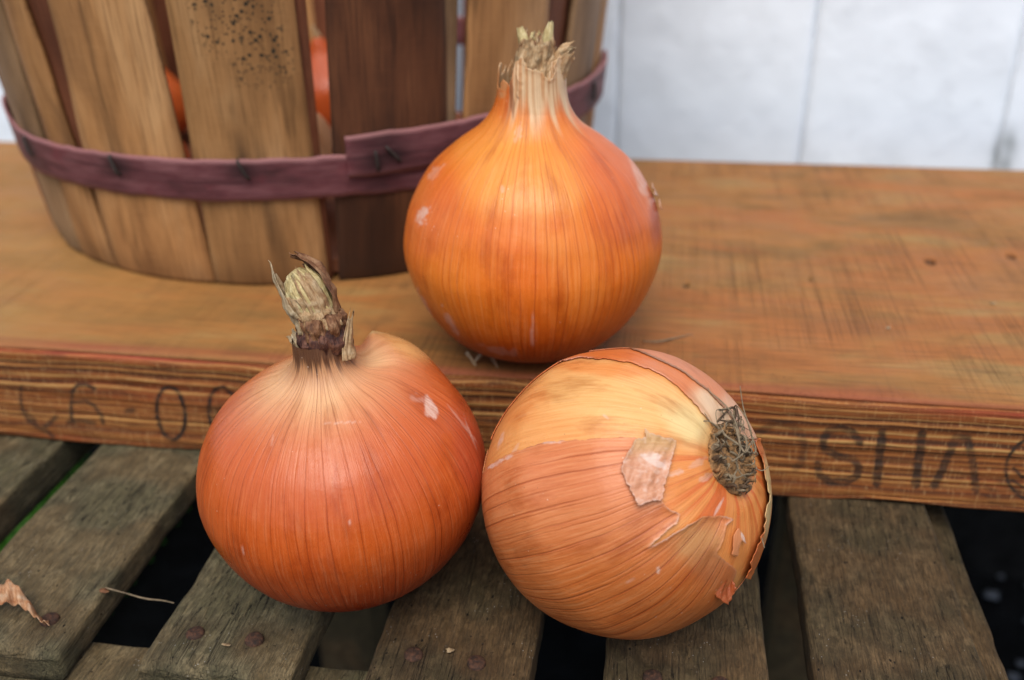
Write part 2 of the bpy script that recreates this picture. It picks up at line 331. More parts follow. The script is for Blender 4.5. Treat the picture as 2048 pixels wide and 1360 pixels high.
def mat_rust():
    g = G('rusty_nail'); o = g.co(); n_ = g.no(o, 700, 5, .7)
    return g.pbr(g.ramp(n_, [(.32, (.02, .014, .012)), (.5, (.045, .024, .016)), (.68, (.10, .045, .026))]), .75, g.bump(n_, .8, .0005), spec=.15)
# ------------------------------------------------------------------ setting: ground, grass, wall
def ground():
    n = 60; xs = np.linspace(-3, 3, n); ys = np.linspace(-2.5, 3.5, n); X, Y = np.meshgrid(xs, ys, indexing='ij')
    Z = .008 * fbm(v3(X * 3, Y * 3, 0), 3); o = mesh('ground', v3(X, Y, Z).reshape(-1, 3), gridF(n, n), mat_soil()); o['kind'] = 'structure'
    parts = []                                       # pale gravel bits scattered on the shade-black soil
    for i in range(420):
        x, y = rng.uniform(.12, .9), rng.uniform(.25, .76); s = rng.uniform(.002, .007) * (2 if i < 10 else 1)
        V = rng.normal(size=(8, 3)); V /= np.linalg.norm(V, axis=1)[:, None]
        c = np.array([[-1, -1, -1], [1, -1, -1], [1, 1, -1], [-1, 1, -1], [-1, -1, 1], [1, -1, 1], [1, 1, 1], [-1, 1, 1]]) * .6
        P = (c + V * .25) * s * np.array([1.3, 1, .5]) + np.array([x, y, .008])
        parts.append((P, [[0, 3, 2, 1], [4, 5, 6, 7], [0, 1, 5, 4], [1, 2, 6, 5], [2, 3, 7, 6], [3, 0, 4, 7]]))
    V, F, U = joinm(parts); o = mesh('gravel', V, F, mat_flat('pale_gravel', (.05, .055, .065), .7, 60, var=.7)); o['kind'] = 'stuff'; o['label'] = 'loose gravel bits on the dark ground'; o['category'] = 'gravel'
    V = []; F = []
    for i in range(9000):
        x, y = rng.uniform(-1.25, -.46), rng.uniform(.30, .745); h = rng.uniform(.03, .085); a = rng.uniform(0, 6.28); wd = rng.uniform(.0012, .0026); d = rng.uniform(0, .04); b = rng.uniform(0, 6.28)
        s = np.array([math.cos(a), math.sin(a), 0]) * wd; t = np.array([math.cos(b), math.sin(b), 0]) * d; p = np.array([x, y, 0.]); k = len(V)
        V += [p - s, p + s, p + t * .35 + s * .8 + [0, 0, h * .6], p + t * .35 - s * .8 + [0, 0, h * .6], p + t + [0, 0, h]]
        F += [[k, k + 1, k + 2, k + 3], [k + 3, k + 2, k + 4]]
    o = mesh('grass', V, F, mat_grass()); o['kind'] = 'stuff'; o['label'] = 'green grass seen through the gap between the slats'; o['category'] = 'grass'
def wall():
    t = thing('board_wall', 'white painted wall of rough upright boards behind the basket and plank', 'wall', (0, .75, 0)); m = mat_wall(); x0 = .0997 - .14 * 9
    for i in range(17):
        a = x0 + .14 * i; b = a + .14; g = 0.
        nx, nz = 30, 160; xs = np.linspace(a + g, b - g, nx); zs = np.linspace(.15, 1.6, nz); X, Z = np.meshgrid(xs, zs, indexing='ij')
        ed = np.minimum(X - a, b - X); sq = i in (8,)
        Y = .75 + np.where(np.abs(X - .0997) < .01, .0013, .0003) * np.exp(-(ed / .0018) ** 2) * (1 + .6 * vn(v3(0 * X, i, Z * 20), 2)) - .0007 * fbm(v3(X * 60, i, Z * 45), 5) - .002 * np.maximum(0, fbm(v3(X * 38, i + 3, Z * 30), 9) - .25)
        sd = np.exp(-(ed / .0022) ** 2) * np.clip(.35 + .8 * vn(v3(i * 3., 0, Z * 14), 4), 0, 1) * np.where(np.abs(X - .0997) < .01, .8, .08) * (1. if 1 or abs(((a - .0997) / .14) % 3) < .01 or abs(((b - .0997) / .14) % 3) < .01 else .05)
        q = onz(2030, 300, .385); 
        dx = (X - .2455) / .006; dz = (Z - .387) / .013
        sd = np.maximum(sd, .75 * np.exp(-np.abs(dx * dx + dz * dz - .8)) * (np.abs(dx) < 2.5) * (np.abs(dz) < 2.5))
        V = np.vstack([v3(X, Y, Z).reshape(-1, 3)])
        mesh('board', V, gridF(nx, nz)[:, ::-1], m, t, attrs={'stain_shade': sd.ravel()}, solid=.018, off=-1)
def shade_strip():  # near-black strip added below the wall to keep the space under the table dark
    V, F = [], []
    nx, nz = 140, 16; X, Z = np.meshgrid(np.linspace(-1.4, 1.4, nx), np.linspace(-.02, .15, nz), indexing='ij'); Y = .742 + .004 * fbm(v3(X * 20, Z * 20, 0), 4)
    o = mesh('shade_strip', v3(X, Y, Z).reshape(-1, 3), gridF(nx, nz)[:, ::-1], mat_flat('shade_strip_black', (.006, .006, .006), .95, 40, .05, var=.6, bd=.004), solid=.1, off=-1); o['kind'] = 'structure'
ground(); shade_strip(); wall()
# ------------------------------------------------------------------ slatted bench top
def slat_mesh(x0, x1, y0, y1, z1, th, seed, rough=.0006, nx=26, ny=150, chip=1.0, along='y'):
    """closed board with worn, uneven edges; length along y"""
    ys = np.linspace(y0, y1, ny); wd = x1 - x0; r = .0016
    sect = []                                        # cross-section: perimeter points (s across, t depth)
    for q in np.linspace(0, 1, nx): sect.append((q, 0.))
    prof = [(x0 + r + (wd - 2 * r) * q, z1) for q in np.linspace(0, 1, nx)]
    prof += [(x1 - r * (1 - math.sin(k)), z1 - r * (1 - math.cos(k))) for k in (.5, 1.05, 1.57)]
    prof += [(x1, z1 - r - (th - 2 * r) * q) for q in (.25, .5, .75, 1)]
    prof += [(x1 - r, z1 - th)] + [(x0 + r + (wd - 2 * r) * (1 - q), z1 - th) for q in (.33, .66, 1)]
    prof += [(x0, z1 - r - (th - 2 * r) * q) for q in (1, .75, .5, .25)] + [(x0 + r * (1 - math.sin(k)), z1 - r * (1 - math.cos(k))) for k in (1.57, 1.05, .5)]
    prof = np.array(prof); k = len(prof)
    X = np.repeat(prof[None, :, 0], ny, 0); Z = np.repeat(prof[None, :, 1], ny, 0); Y = np.repeat(ys[:, None], k, 1)
    xc = (x0 + x1) / 2; side = np.abs(X - xc) / (wd / 2)
    e = vn(v3(np.sign(X - xc) * 5 + seed, Y * 150, Z * 90), seed) * .0002 + vn(v3(np.sign(X - xc) * 5 + seed, Y * 14, 0), seed + 1) * .0002
    ch = np.maximum(0, vn(v3(np.sign(X - xc) * 9 + seed, Y * 60, Z * 40), seed + 5) - .45) * .0018 * chip
    X = X - np.sign(X - xc) * (e + ch) * sm(side, .8, 1.)
    top = sm(Z, z1 - .004, z1 - .001)
    Z = Z + top * (rough * fbm(v3(X * 260, Y * 60, seed), seed + 2) + .0006 * fbm(v3(X * 45, Y * 25, seed), seed + 3)) - top * ch * .5
    for sgn, idx in ((-1, 0), (1, ny - 1)):          # worn ends
        Yend = vn(v3(X[idx] * 160, Z[idx] * 60, seed), seed + 7) * .0009 + vn(v3(X[idx] * 900, Z[idx] * 40, seed), seed + 9) * .0004
        Y[idx] += Yend
        Z[idx] -= (Z[idx] > z1 - .003) * .0014
        Z[idx + (1 if sgn < 0 else -1)] -= 0
    ys2 = np.copy(Y)
    V = v3(X, Y, Z).reshape(-1, 3); F = [list(f) for f in gridF(ny, k, True)]
    # end caps as grids toward the centroid
    for idx, rev in ((0, 0), (ny - 1, 1)):
        ring = np.arange(idx * k, idx * k + k); c0 = V[ring].mean(0); n0 = len(V)
        inner = c0 + (V[ring] - c0) * np.array([.8, 1, .62]); inner[:, 1] += vn(v3(inner[:, 0] * 400, inner[:, 2] * 300, seed), 3) * .0006 
        V = np.vstack([V, inner, [inner.mean(0)]])
        for j in range(k):
            j2 = (j + 1) % k; f = [ring[j], n0 + j, n0 + j2, ring[j2]]; f2 = [n0 + j, n0 + k, n0 + j2]
            F.append(f[::-1] if rev else f); F.append(f2[::-1] if rev else f2)
    return V, [f[::-1] for f in F]
def bench():
    t = thing('slatted_table', 'weathered grey slatted wooden table top under the onions and the plank', 'table', (0, .4, ST))
    ms = [mat_slat('weathered_slat_grey', lin(128, 116, 88)), mat_slat('weathered_slat_brown', lin(108, 90, 64))]
    mr_ = mat_rust(); th = .0115
    sl = [(-.290, -.242, .1975, 0), (-.2256, -.1765, .1965, 0), (-.1500, -.1015, .1965, 0), (-.0800, -.0312, .1968, 1), (-.0100, .0382, .197, 1), (.0515, .1010, .198, 1)]
    slats = []
    nails = {1: [(100, 1240)], 2: [(391, 1268), (509, 1280)], 3: [(827, 1310), (953, 1327)], 4: [(1305, 1356), None], 5: [None], 0: [None]}
    for i, (a, b, y0, k) in enumerate(sl):
        V, F = slat_mesh(a, b, y0, .64, ST, th if i else .0165, 11 + i * 3)
        if i == 0:
            gx = (V[:, 2] > ST - .003); V[gx, 2] -= .0009 * (np.sin((V[gx, 0]) * 2 * np.pi / .0062) > .2)
        npt = [onz(*q, ST)[:2] for q in nails[i] if q]; rs = np.zeros(len(V))
        for q in npt: dd = np.hypot((V[:, 0] - q[0]), (V[:, 1] - q[1]) * .75); rs = np.maximum(rs, np.exp(-(dd / .0055) ** 2))
        o = mesh('slat', V, F, ms[k], t, smooth=True, attrs={'rust': rs}); o.data.polygons.foreach_set('use_smooth', [True] * len(o.data.polygons)); slats.append(o)
        pts = [onz(*q, ST)[:2] for q in nails[i] if q]
        if i == 1: pts.append(np.array([-.213, .2095]))
        if i == 4: pts.append(np.array([.024, .2125]))
        if i == 5: pts += [np.array([.066, .2085]), np.array([.087, .2085])]
        if i == 0: pts += [np.array([-.276, .2095]), np.array([-.256, .2095])]
        for (x, y) in pts:                           # nail heads sunk a little into the wood
            rr, aa = np.meshgrid([0.0001, .0012, .0022, .0027, .0029, .0030], np.linspace(0, 2 * np.pi, 20, endpoint=False), indexing='ij')
            zz = np.interp(rr, [0, .0022, .0027, .0029, .0030], [.0012, .0010, .0007, .0002, -.0006]) + .00012 * vn(v3(np.cos(aa) * rr * 900, np.sin(aa) * rr * 900, x * 100), 3)
            rw = rr * (1 + .05 * vn(v3(np.cos(aa) * 1.5, np.sin(aa) * 1.5, x * 300), 8))
            P = v3(x + rw * np.cos(aa), y + rw * np.sin(aa), ST + zz + .0001)
            mesh('nail', P.reshape(-1, 3), gridF(6, 20, True), mr_, o)
    V, F = slat_mesh(.1700, .2152, -.2415, .135, ST - th - .0003, .019, 51, nx=14)      # cross rail under the slat ends
    V = np.c_[V[:, 1], V[:, 0], V[:, 2]]; mesh('rail', V, [f[::-1] for f in F], ms[0], t)
    V, F = slat_mesh(.470, .520, -.2415, .135, ST - th - .0003, .019, 55, nx=14); V = np.c_[V[:, 1], V[:, 0], V[:, 2]]; mesh('rail', V, [f[::-1] for f in F], ms[0], t)
    V, F = slat_mesh(.082, .113, .2155, .469, ST - th - .0003, .019, 57, nx=14); mesh('stringer', V, F, ms[1], t)
    lz = (ST - th - .0195) / 2
    for x in (-.20, .1):
        for y in (.193, .495):
            V, F = slat_mesh(x - .02, x + .02, 0, 2 * lz, .018, .036, int(60 + y * 10), nx=8, ny=30)
            V = np.c_[V[:, 0], V[:, 2] + y, V[:, 1]]; mesh('leg', V, [f[::-1] for f in F], ms[1], t)
bench()
# ------------------------------------------------------------------ plank
PY0, PY1 = .3079, .588
def seg_d(X, Y, pl):
    d = np.full(X.shape, 1e9)
    for (a, b), (c, e_) in zip(pl[:-1], pl[1:]):
        vx, vy = c - a, e_ - b; L = vx * vx + vy * vy + 1e-12; t = np.clip(((X - a) * vx + (Y - b) * vy) / L, 0, 1)
        d = np.minimum(d, np.hypot(X - a - t * vx, Y - b - t * vy))
    return d
def ell(cx, cy, rx, ry, a0=0, a1=360, tilt=0, n=26):
    o = []
    for q in np.radians(np.linspace(a0, a1, n)):
        x, y = rx * math.cos(q), ry * math.sin(q); k = math.radians(tilt); o.append((cx + x * math.cos(k) - y * math.sin(k), cy + x * math.sin(k) + y * math.cos(k)))
    return o
def plank():
    x0, x1 = -.52, .42; dx = .00065
    nx = int((x1 - x0) / dx); xs = np.linspace(x0, x1, nx)
    zf = np.linspace(ST + .0008, PT - .001, 84); m = len(zf)
    X, Z = np.meshgrid(xs, zf, indexing='ij')
    wv = .010 * (vn(v3(X * 6, 0, Z * 7), 4) * .5 + .5)
    ridge = vn(v3(0 * X, 0, (Z + wv) * 520), 6); Yf = PY0 - .00035 * ridge - .0010 * fbm(v3(X * 12, 0, Z * 30), 8)
    Yf += .0012 * sm(Z, PT - .004, PT - .001) ** 2 + .002 * np.maximum(0, fbm(v3(X * 55, 3, Z * 20), 12) - .2) * (sm(ST + .004 - Z, -.002, .004))
    Zf = Z - .0008 * (vn(v3(X * 30, 0, 1), 3) + 1) * sm(PT - Z, .002, 0.) + .0012 * (vn(v3(X * 34, 0, 5), 3) + .4) * sm(Z - ST, .005, 0.)
    px, py = proj(v3(X, 0 * X + PY0, Z))
    ink = np.zeros(X.shape)
    def stroke(pl, wpx, k=1.):
        nonlocal ink
        d = seg_d(px, py, pl); ink = np.maximum(ink, k * sm(wpx / 2 + 1.6 - d, 0, 2.8))
    # left stamp   (thin rounded characters)
    f = lambda L: [(x * 440 / 2048, 700 + y * 440 / 2048) for x, y in L]
    stroke(f([(205, 330), (195, 440), (215, 560), (270, 650), (340, 700), (430, 745), (500, 800)]), 7, .75); stroke(f([(400, 735), (500, 650), (520, 620)]), 10, .7); stroke(f([(240, 590), (320, 660)]), 13, .7)
    stroke(f([(880, 360), (800, 320), (720, 325), (680, 380), (665, 480), (668, 620), (690, 670)]), 7, .9); stroke(f([(690, 485), (800, 475), (880, 520), (940, 600), (960, 680)]), 7, .8); stroke(f([(640, 670), (760, 665), (880, 680)]), 9, .7)
    stroke(f([(1180, 570), (1240, 565)]), 10, .75)
    stroke(f(ell(1590, 590, 130, 245, 0, 360, -7)), 7.5, 1.)
    stroke(f([(2150, 420), (2080, 350), (2000, 370), (1955, 440), (1940, 600), (1980, 760), (2060, 840), (2150, 800)]), 7.5, 1.)
    # right stamp  (broad blurred capitals) and ring mark
    h = lambda L: [(1500 + x * 548 / 2048, 780 + y * 548 / 2048) for x, y in L]
    stroke(h([(60, 330), (180, 250), (300, 260), (380, 330), (410, 430), (390, 540), (340, 590)]), 15, .45)
    stroke(h([(820, 395), (770, 320), (680, 290), (590, 310), (545, 380), (560, 450), (660, 500), (780, 530), (820, 590), (800, 650), (720, 690), (600, 690), (520, 640), (505, 560)]), 15, .8)
    for L in ([(990, 320), (950, 700)], [(1290, 335), (1240, 710)], [(970, 520), (1270, 545)]): stroke(h(L), 18 if L[0][1] < 500 else 9, .85 if L[0][1] < 500 else .5)
    for L in ([(1540, 365), (1440, 600), (1380, 720)], [(1540, 365), (1630, 365), (1670, 560), (1690, 750)], [(1470, 610), (1680, 640)]): stroke(h(L), 16 if L[0][1] < 600 else 8, .8 if L[0][1] < 600 else .4)
    stroke(h(ell(2130, 600, 215, 225, 0, 360, 10, 50)), 6.5, 1.); stroke(h([(1975, 590), (2040, 660), (2130, 600), (2230, 500)]), 6.5, 1.); stroke(h([(1960, 680), (2060, 740), (2160, 690), (2280, 640)]), 5.5, .9)
    V = [v3(X, Yf, Zf).reshape(-1, 3)]; F = [gridF(nx, m)]; n = nx * m
    ed = np.exp(-((PT - .0032 - Z + .0012 * vn(v3(X * 14, 0, 0), 2)) / .0011) ** 2) * np.clip(.5 + .9 * vn(v3(X * 20, 1, 0), 7), 0, 1)
    A = {'ink': [ink.ravel()], 'front': [np.ones(n)], 'edge': [ed.ravel()], 'hole': [np.zeros(n)]}
    # top sheet
    yt = np.r_[PY0 + .0010, np.linspace(PY0 + .0018, PY1, 190)]; X2, Y2 = np.meshgrid(xs, yt, indexing='ij')
    Z2 = PT + .0006 * fbm(v3(X2 * 10, Y2 * 24, 0), 21) - .0011 * sm(PY0 + .004 - Y2, 0, .004) ** 2 - .0008 * (vn(v3(X2 * 30, 0, 1), 3) + 1) * sm(PY0 + .003 - Y2, 0., .003)
    Z2 -= .0015 * sm(Y2, PY1 - .004, PY1) ** 2
    hole = np.zeros(X2.shape)
    for q, r in (((1860, 523), .0021), ((2022, 513), .0019), ((1372, 570), .0013), ((1480, 790), .0006), ((1985, 490), .0006), ((1620, 560), .0006)):
        c = onz(*q, PT); d = np.hypot(X2 - c[0], (Y2 - c[1]) * .7); k = sm(r * 1.5 - d, 0, r * .9); hole = np.maximum(hole, k * (1 if r > .001 else .6)); Z2 -= .0025 * k
    ed2 = np.clip(.45 + .9 * vn(v3(X2 * 18, Y2 * 260, 0), 9), 0, 1) * np.exp(-((Y2 - PY0 - .003) / .0035) ** 2) * .9
    V.append(v3(X2, Y2, Z2).reshape(-1, 3)); k = len(yt); F.append(gridF(nx, k) + n)
    for kk, a in (('ink', 0 * ed2), ('front', 0 * ed2), ('edge', ed2), ('hole', hole)): A[kk].append(a.ravel())
    # seam front/top
    i = np.arange(nx - 1); F.append(np.c_[i * m + m - 1, i * m + 2 * m - 1, n + (i + 1) * k, n + i * k][:, [0, 3, 2, 1]][:, ::-1])
    n2 = n + nx * k
    # back and underside
    vb = np.array([[x, PY1 + .0004, z] for x in xs for z in (PT - .0015, ST + .0008)]); V.append(vb); nb = nx * 2
    j = np.arange(nx - 1); F.append(np.c_[n2 + j * 2, n2 + j * 2 + 1, n2 + j * 2 + 3, n2 + j * 2 + 2])
    F.append(np.c_[n + j * k + k - 1, n2 + j * 2, n2 + j * 2 + 2, n + (j + 1) * k + k - 1]); F.append(np.c_[n2 + j * 2 + 1, j * m, (j + 1) * m, n2 + j * 2 + 3])
    for kk in A: A[kk].append(np.zeros(nb) + (1 if kk == 'front' else 0))
    V = np.vstack(V); F = [list(f) for f in np.vstack([f[:, ::1] for f in F])]
    F += [[0] + [n + 0] + [n + k - 1, n2, n2 + 1], [(nx - 1) * m, n2 + 2 * nx - 1, n2 + 2 * nx - 2, n + nx * k - 1, n + (nx - 1) * k]]
    t = thing('plank', 'thick orange brown sawn plank with stamped black letters lying across the slats', 'plank', (0, .45, ST))
    o = mesh('board', V, F, mat_plank(), t, attrs={kk: np.concatenate(a) for kk, a in A.items()})
    import bmesh
    bm = bmesh.new(); bm.from_mesh(o.data); bmesh.ops.recalc_face_normals(bm, faces=bm.faces); bm.to_mesh(o.data); bm.free()
plank()
# ------------------------------------------------------------------ basket
BC = np.array([-.19379, .5226]); BR, BK = .1488, .1059
def brad(z): return BR + BK * z - .0012 * np.exp(-np.maximum(z, 0) / .004)
def basket():
    t = thing('bushel_basket', 'slatted wooden bushel basket with a purple hoop standing on the plank', 'basket', (BC[0], BC[1], PT))
    tan = mat_stave('stave_tan', lin(140, 96, 56), lin(184, 132, 80), lin(204, 156, 104)); tansp = mat_stave('stave_tan_mouldy', lin(140, 98, 56), lin(184, 134, 82), lin(204, 158, 106), 1)
    gry = mat_stave('stave_grey', lin(122, 92, 62), lin(156, 122, 86), lin(174, 142, 104)); drk = mat_stave('stave_dark', lin(66, 38, 22), lin(98, 58, 34), lin(122, 76, 46)); rdb = mat_stave('stave_reddish', lin(96, 52, 30), lin(124, 72, 46), lin(140, 88, 60))
    hp = mat_hoop(); iron = mat_flat('dark_staple_iron', (.03, .022, .018), .6)
    staples = [(68, 295, 25), (238, 332, 20), (490, 342, 25), (750, 322, 5), (782, 308, 40), (1172, 185, 10)]
    def cone(px, py):
        d = ray(px, py); q = np.linspace(.2, 1.0, 30000)[:, None]; w_ = CAM + d * q; gg = np.hypot(w_[:, 0] - BC[0], w_[:, 1] - BC[1]) - brad(w_[:, 2] - PT); i = np.argmax(gg < 0); w_ = w_[i]
        return math.degrees(math.atan2(w_[0] - BC[0], -(w_[1] - BC[1]))), w_[2] - PT
    sp = [(*cone(a, b), c) for a, b, c in staples]
    H = .285
    def stave(al0, ar0, al1, ar1, m, dr=0., seed=0, mould=False, th=.0022):
        """angles (deg) of left/right edge at the foot and at z=.12"""
        nz, na = 90, 15; zs = np.r_[0, .001, .0025, np.linspace(.005, H, nz - 3)]; s = np.linspace(0, 1, na); Zz, Ss = np.meshgrid(zs, s, indexing='ij')
        k = Zz / .12; L = al0 + (al1 - al0) * k; Rr = ar0 + (ar1 - ar0) * k; wob = .12 * vn(v3(seed, Zz * 16, 0), 5)
        ang = np.radians(L + (Rr - L) * Ss + wob); mid = np.radians((L + Rr) / 2)
        r = brad(Zz) + dr; half = np.radians(Rr - L) / 2
        flat = r * np.cos(half * .75) / np.cos(np.clip(ang - mid, -.6, .6) * .75); r = .45 * r + .55 * flat * (r / (r * np.cos(half * .75))) ; r = np.where(True, r, r)
        r = r - (r - (brad(Zz) + dr)) * .9 + .0006 * vn(v3(seed, Zz * 30, Ss * 3), 6) - .0012 * (2 * np.abs(Ss - .5)) ** 2
        O = v3(BC[0] + r * np.sin(ang), BC[1] - r * np.cos(ang), PT + .0006 + Zz); ri = r - th; I = v3(BC[0] + ri * np.sin(ang), BC[1] - ri * np.cos(ang), PT + .0006 + Zz)
        V = np.vstack([O.reshape(-1, 3), I.reshape(-1, 3)]); n = len(zs) * na; f = gridF(len(zs), na); F = [list(q) for q in f[:, ::1]] + [list(q + n) for q in f[:, ::-1]]
        for i in range(len(zs) - 1):
            a = i * na; b = a + na - 1; F += [[a, a + na, n + a + na, n + a], [b + na, b, n + b, n + b + na]]
        for i in range(na - 1): F += [[i, n + i, n + i + 1, i + 1]]; e0 = (len(zs) - 1) * na + i; F += [[e0 + 1, n + e0 + 1, n + e0, e0]]
        st = np.zeros(Zz.shape); ad = np.degrees(ang)
        for (sa, sz, _) in sp:
            dx = (ad - sa) * BR * math.pi / 180; dz = Zz - sz; nn = .8 + .5 * vn(v3(dx * 500, dz * 60, sa), 3)
            st = np.maximum(st, .8 * nn * np.exp(-(dx / .0035) ** 2) * np.where(dz > 0, np.exp(-dz / .018), np.exp(dz / .008)))
        st = np.maximum(st, .55 * np.exp(-Zz / .003)); st = np.maximum(st, .28 * np.exp(-((Zz - .004) / .008) ** 2))  # stave foot: the shadow along the plank is painted into this mask
        if mould:
            dx = (Ss - .33) * .05; st = np.maximum(st, .75 * np.exp(-(dx / .0018) ** 2) * sm(Zz, .10, .125) * (.6 + .5 * vn(v3(dx * 800, Zz * 150, 2), 3))); st = np.maximum(st, .5 * np.exp(-((Ss - .55 - (Zz - .06) * -1.5) * .05 / .003) ** 2) * np.exp(-np.maximum(Zz - .06, 0) / .02))
        mo = 1.15 * sm(Zz, .03, .115) * np.exp(-((Ss - .55) / .42) ** 4) * (.75 + .5 * vn(v3(Zz * 60, Ss * 3, 1), 4)) * (1 if mould else 0)
        uv = np.stack([(Ss - .5) * np.radians(Rr - L) * BR, Zz], -1).reshape(-1, 2)
        mesh('stave', V, F, m, t, uv=np.vstack([uv, uv]), attrs={'stain_shade': np.r_[st.ravel(), st.ravel() * .3], 'mould': np.r_[mo.ravel(), mo.ravel()]})
    stave(-50, -34.6, -45.5, -31.8, gry, 0, 1); stave(-34.2, -23.3, -30.7, -24.6, tan, 0, 2); stave(-23.4, -1.1, -18.7, -2.1, tan, .0003, 3)
    stave(-1.0, 18.8, .9, 18.4, tansp, 0, 4, True); stave(20.3, 40.5, 22.5, 39.8, drk, .0006, 5); stave(43.0, 62, 44.0, 60.6, tan, 0, 6)
    stave(66, 82, 68.8, 83.5, gry, 0, 7)
    stave(38.5, 42.6, 38.5, 42.6, gry, -.0035, 31, th=.0018); stave(17.2, 19.4, 17, 19.9, rdb, -.0032, 32, th=.0018); stave(59, 67.5, 59, 70, rdb, -.0035, 33); stave(-26, -22.3, -26, -20.6, rdb, -.0035, 34); 
    a = 86.; i = 0; fl = []
    # remaining staves round the back; a gap is left opposite the open slit
    while a < 306:
        wd = 15.5 + 1.5 * math.sin(i * 2.1); gp = 3.2 + 1.2 * math.sin(i * 1.3)
        fl.append((a, a + wd)); a += wd + gp; i += 1
    for j, (l, r_) in enumerate(fl):
        l = min(l, 306); r_ = min(r_, 308)
        # slit: line of sight passes the far side near 162 degrees
        if l < 164.5 and r_ > 159.5:
            if r_ - 160.0 < 8: r_ = 159.8
            else: l = 164.8
        stave(l, r_, l, r_, [tan, gry, tan, rdb][j % 4], 0, 10 + j)
        if r_ < 150 or r_ > 175: stave(r_ - 1, r_ + 4.6, r_ - 1, r_ + 4.6, rdb, -.0035, 40 + j)
    # hoop (one strip wound round once, its free end lapped over the start)
    def hoop(a0, a1, zf, dr, name, wid=.0182, th=.0013, end=False):
        na, nz = int((a1 - a0) * 1.2), 9; A_, S_ = np.meshgrid(np.linspace(a0, a1, na), np.linspace(0, 1, nz), indexing='ij')
        zc = zf(A_); edge = .0004 * vn(v3(A_ * .5, np.sign(S_ - .5), 1), 3); Zz = zc + (S_ - .5) * (wid + edge * 2); r = brad(Zz) + dr + .0004 * vn(v3(A_ * .12, 0, 2), 4); ang = np.radians(A_)
        O = v3(BC[0] + r * np.sin(ang), BC[1] - r * np.cos(ang), PT + .0006 + Zz); ri = r - th; I = v3(BC[0] + ri * np.sin(ang), BC[1] - ri * np.cos(ang), PT + .0006 + Zz)
        V = np.vstack([O.reshape(-1, 3), I.reshape(-1, 3)]); n = na * nz; f = gridF(na, nz); F = [list(q) for q in f[:, ::-1]] + [list(q + n) for q in f]
        for i in range(na - 1): a = i * nz; b = a + nz - 1; F += [[a, a + nz, n + a + nz, n + a][::-1], [b, b + nz, n + b + nz, n + b]]
        for i in range(nz - 1): F += [[i, n + i, n + i + 1, i + 1][::-1]]; e0 = (na - 1) * nz + i; F += [[e0, n + e0, n + e0 + 1, e0 + 1]]
        st = np.zeros(A_.shape)
        for (sa, sz, _) in sp:
            dx = (A_ - sa) * BR * math.pi / 180; dz = Zz - sz; st = np.maximum(st, .85 * np.exp(-(dx / .0075) ** 2 - (dz / .0055) ** 2))
        st = np.maximum(st, .7 * np.exp(-((A_ - 29) * .0026 / .010) ** 2) * (.5 + .5 * S_))
        wn = .7 * sm(S_, .86, 1.) + .4 * sm(S_, .12, 0.)
        uv = np.stack([ang * BR, Zz], -1).reshape(-1, 2)
        mesh(name, V, F, hp, t, uv=np.vstack([uv, uv]), attrs={'stain_shade': np.r_[st.ravel(), st.ravel()], 'worn': np.r_[wn.ravel(), wn.ravel()]})
    hoop(-336.5, 46, lambda A: np.interp(A, [-336.5, -290, -270, -60, -40, -20, 0, 25, 46], [.0585, .0600, .0615, .0560, .0500, .0510, .0508, .0508, .0480]), .0019, 'hoop')
    hoop(23.4, 100, lambda A: np.interp(A, [23.4, 40, 60, 100], [.0592, .0600, .0612, .0620]), .0036, 'hoop')
    hoop(0, 359.5, lambda A: A * 0 + .27, .0018, 'hoop', .024); hoop(0, 359.5, lambda A: A * 0 + .165, .0018, 'hoop', .018)
    for (sa, sz, lean) in sp:
        an = math.radians(sa); r = brad(sz) + (.0040 if sa > 23 else .0025); c = np.array([BC[0] + r * math.sin(an), BC[1] - r * math.cos(an), PT + .0012 + sz]); nrm = np.array([math.sin(an), -math.cos(an), 0]); tg = np.array([math.cos(an), math.sin(an), 0]); k = math.radians(lean)
        d = tg * math.sin(k) - np.array([0, 0, 1]) * math.cos(k); h = .0042
        mesh('staple', *tube([c - d * h - nrm * .002, c - d * h * .9 + nrm * .0004, c + nrm * .0007, c + d * h * .9 + nrm * .0004, c + d * h - nrm * .002], [.0007], 14, 6)[:2], iron, t)
    # floor of the basket
    n = 48; an = np.linspace(0, 2 * np.pi, n, endpoint=False); V = []
    for z in (.003, .009):
        V += [[BC[0] + (BR - .006) * math.sin(q), BC[1] - (BR - .006) * math.cos(q), PT + z] for q in an]
    F = [[i, (i + 1) % n, n + (i + 1) % n, n + i] for i in range(n)] + [list(range(n))[::-1], list(range(n, 2 * n))]
    mesh('basket_floor', V, F, rdb, t, uv=np.array(V)[:, :2], attrs={'stain_shade': np.zeros(2 * n), 'mould': np.zeros(2 * n)}, smooth=False)
basket()
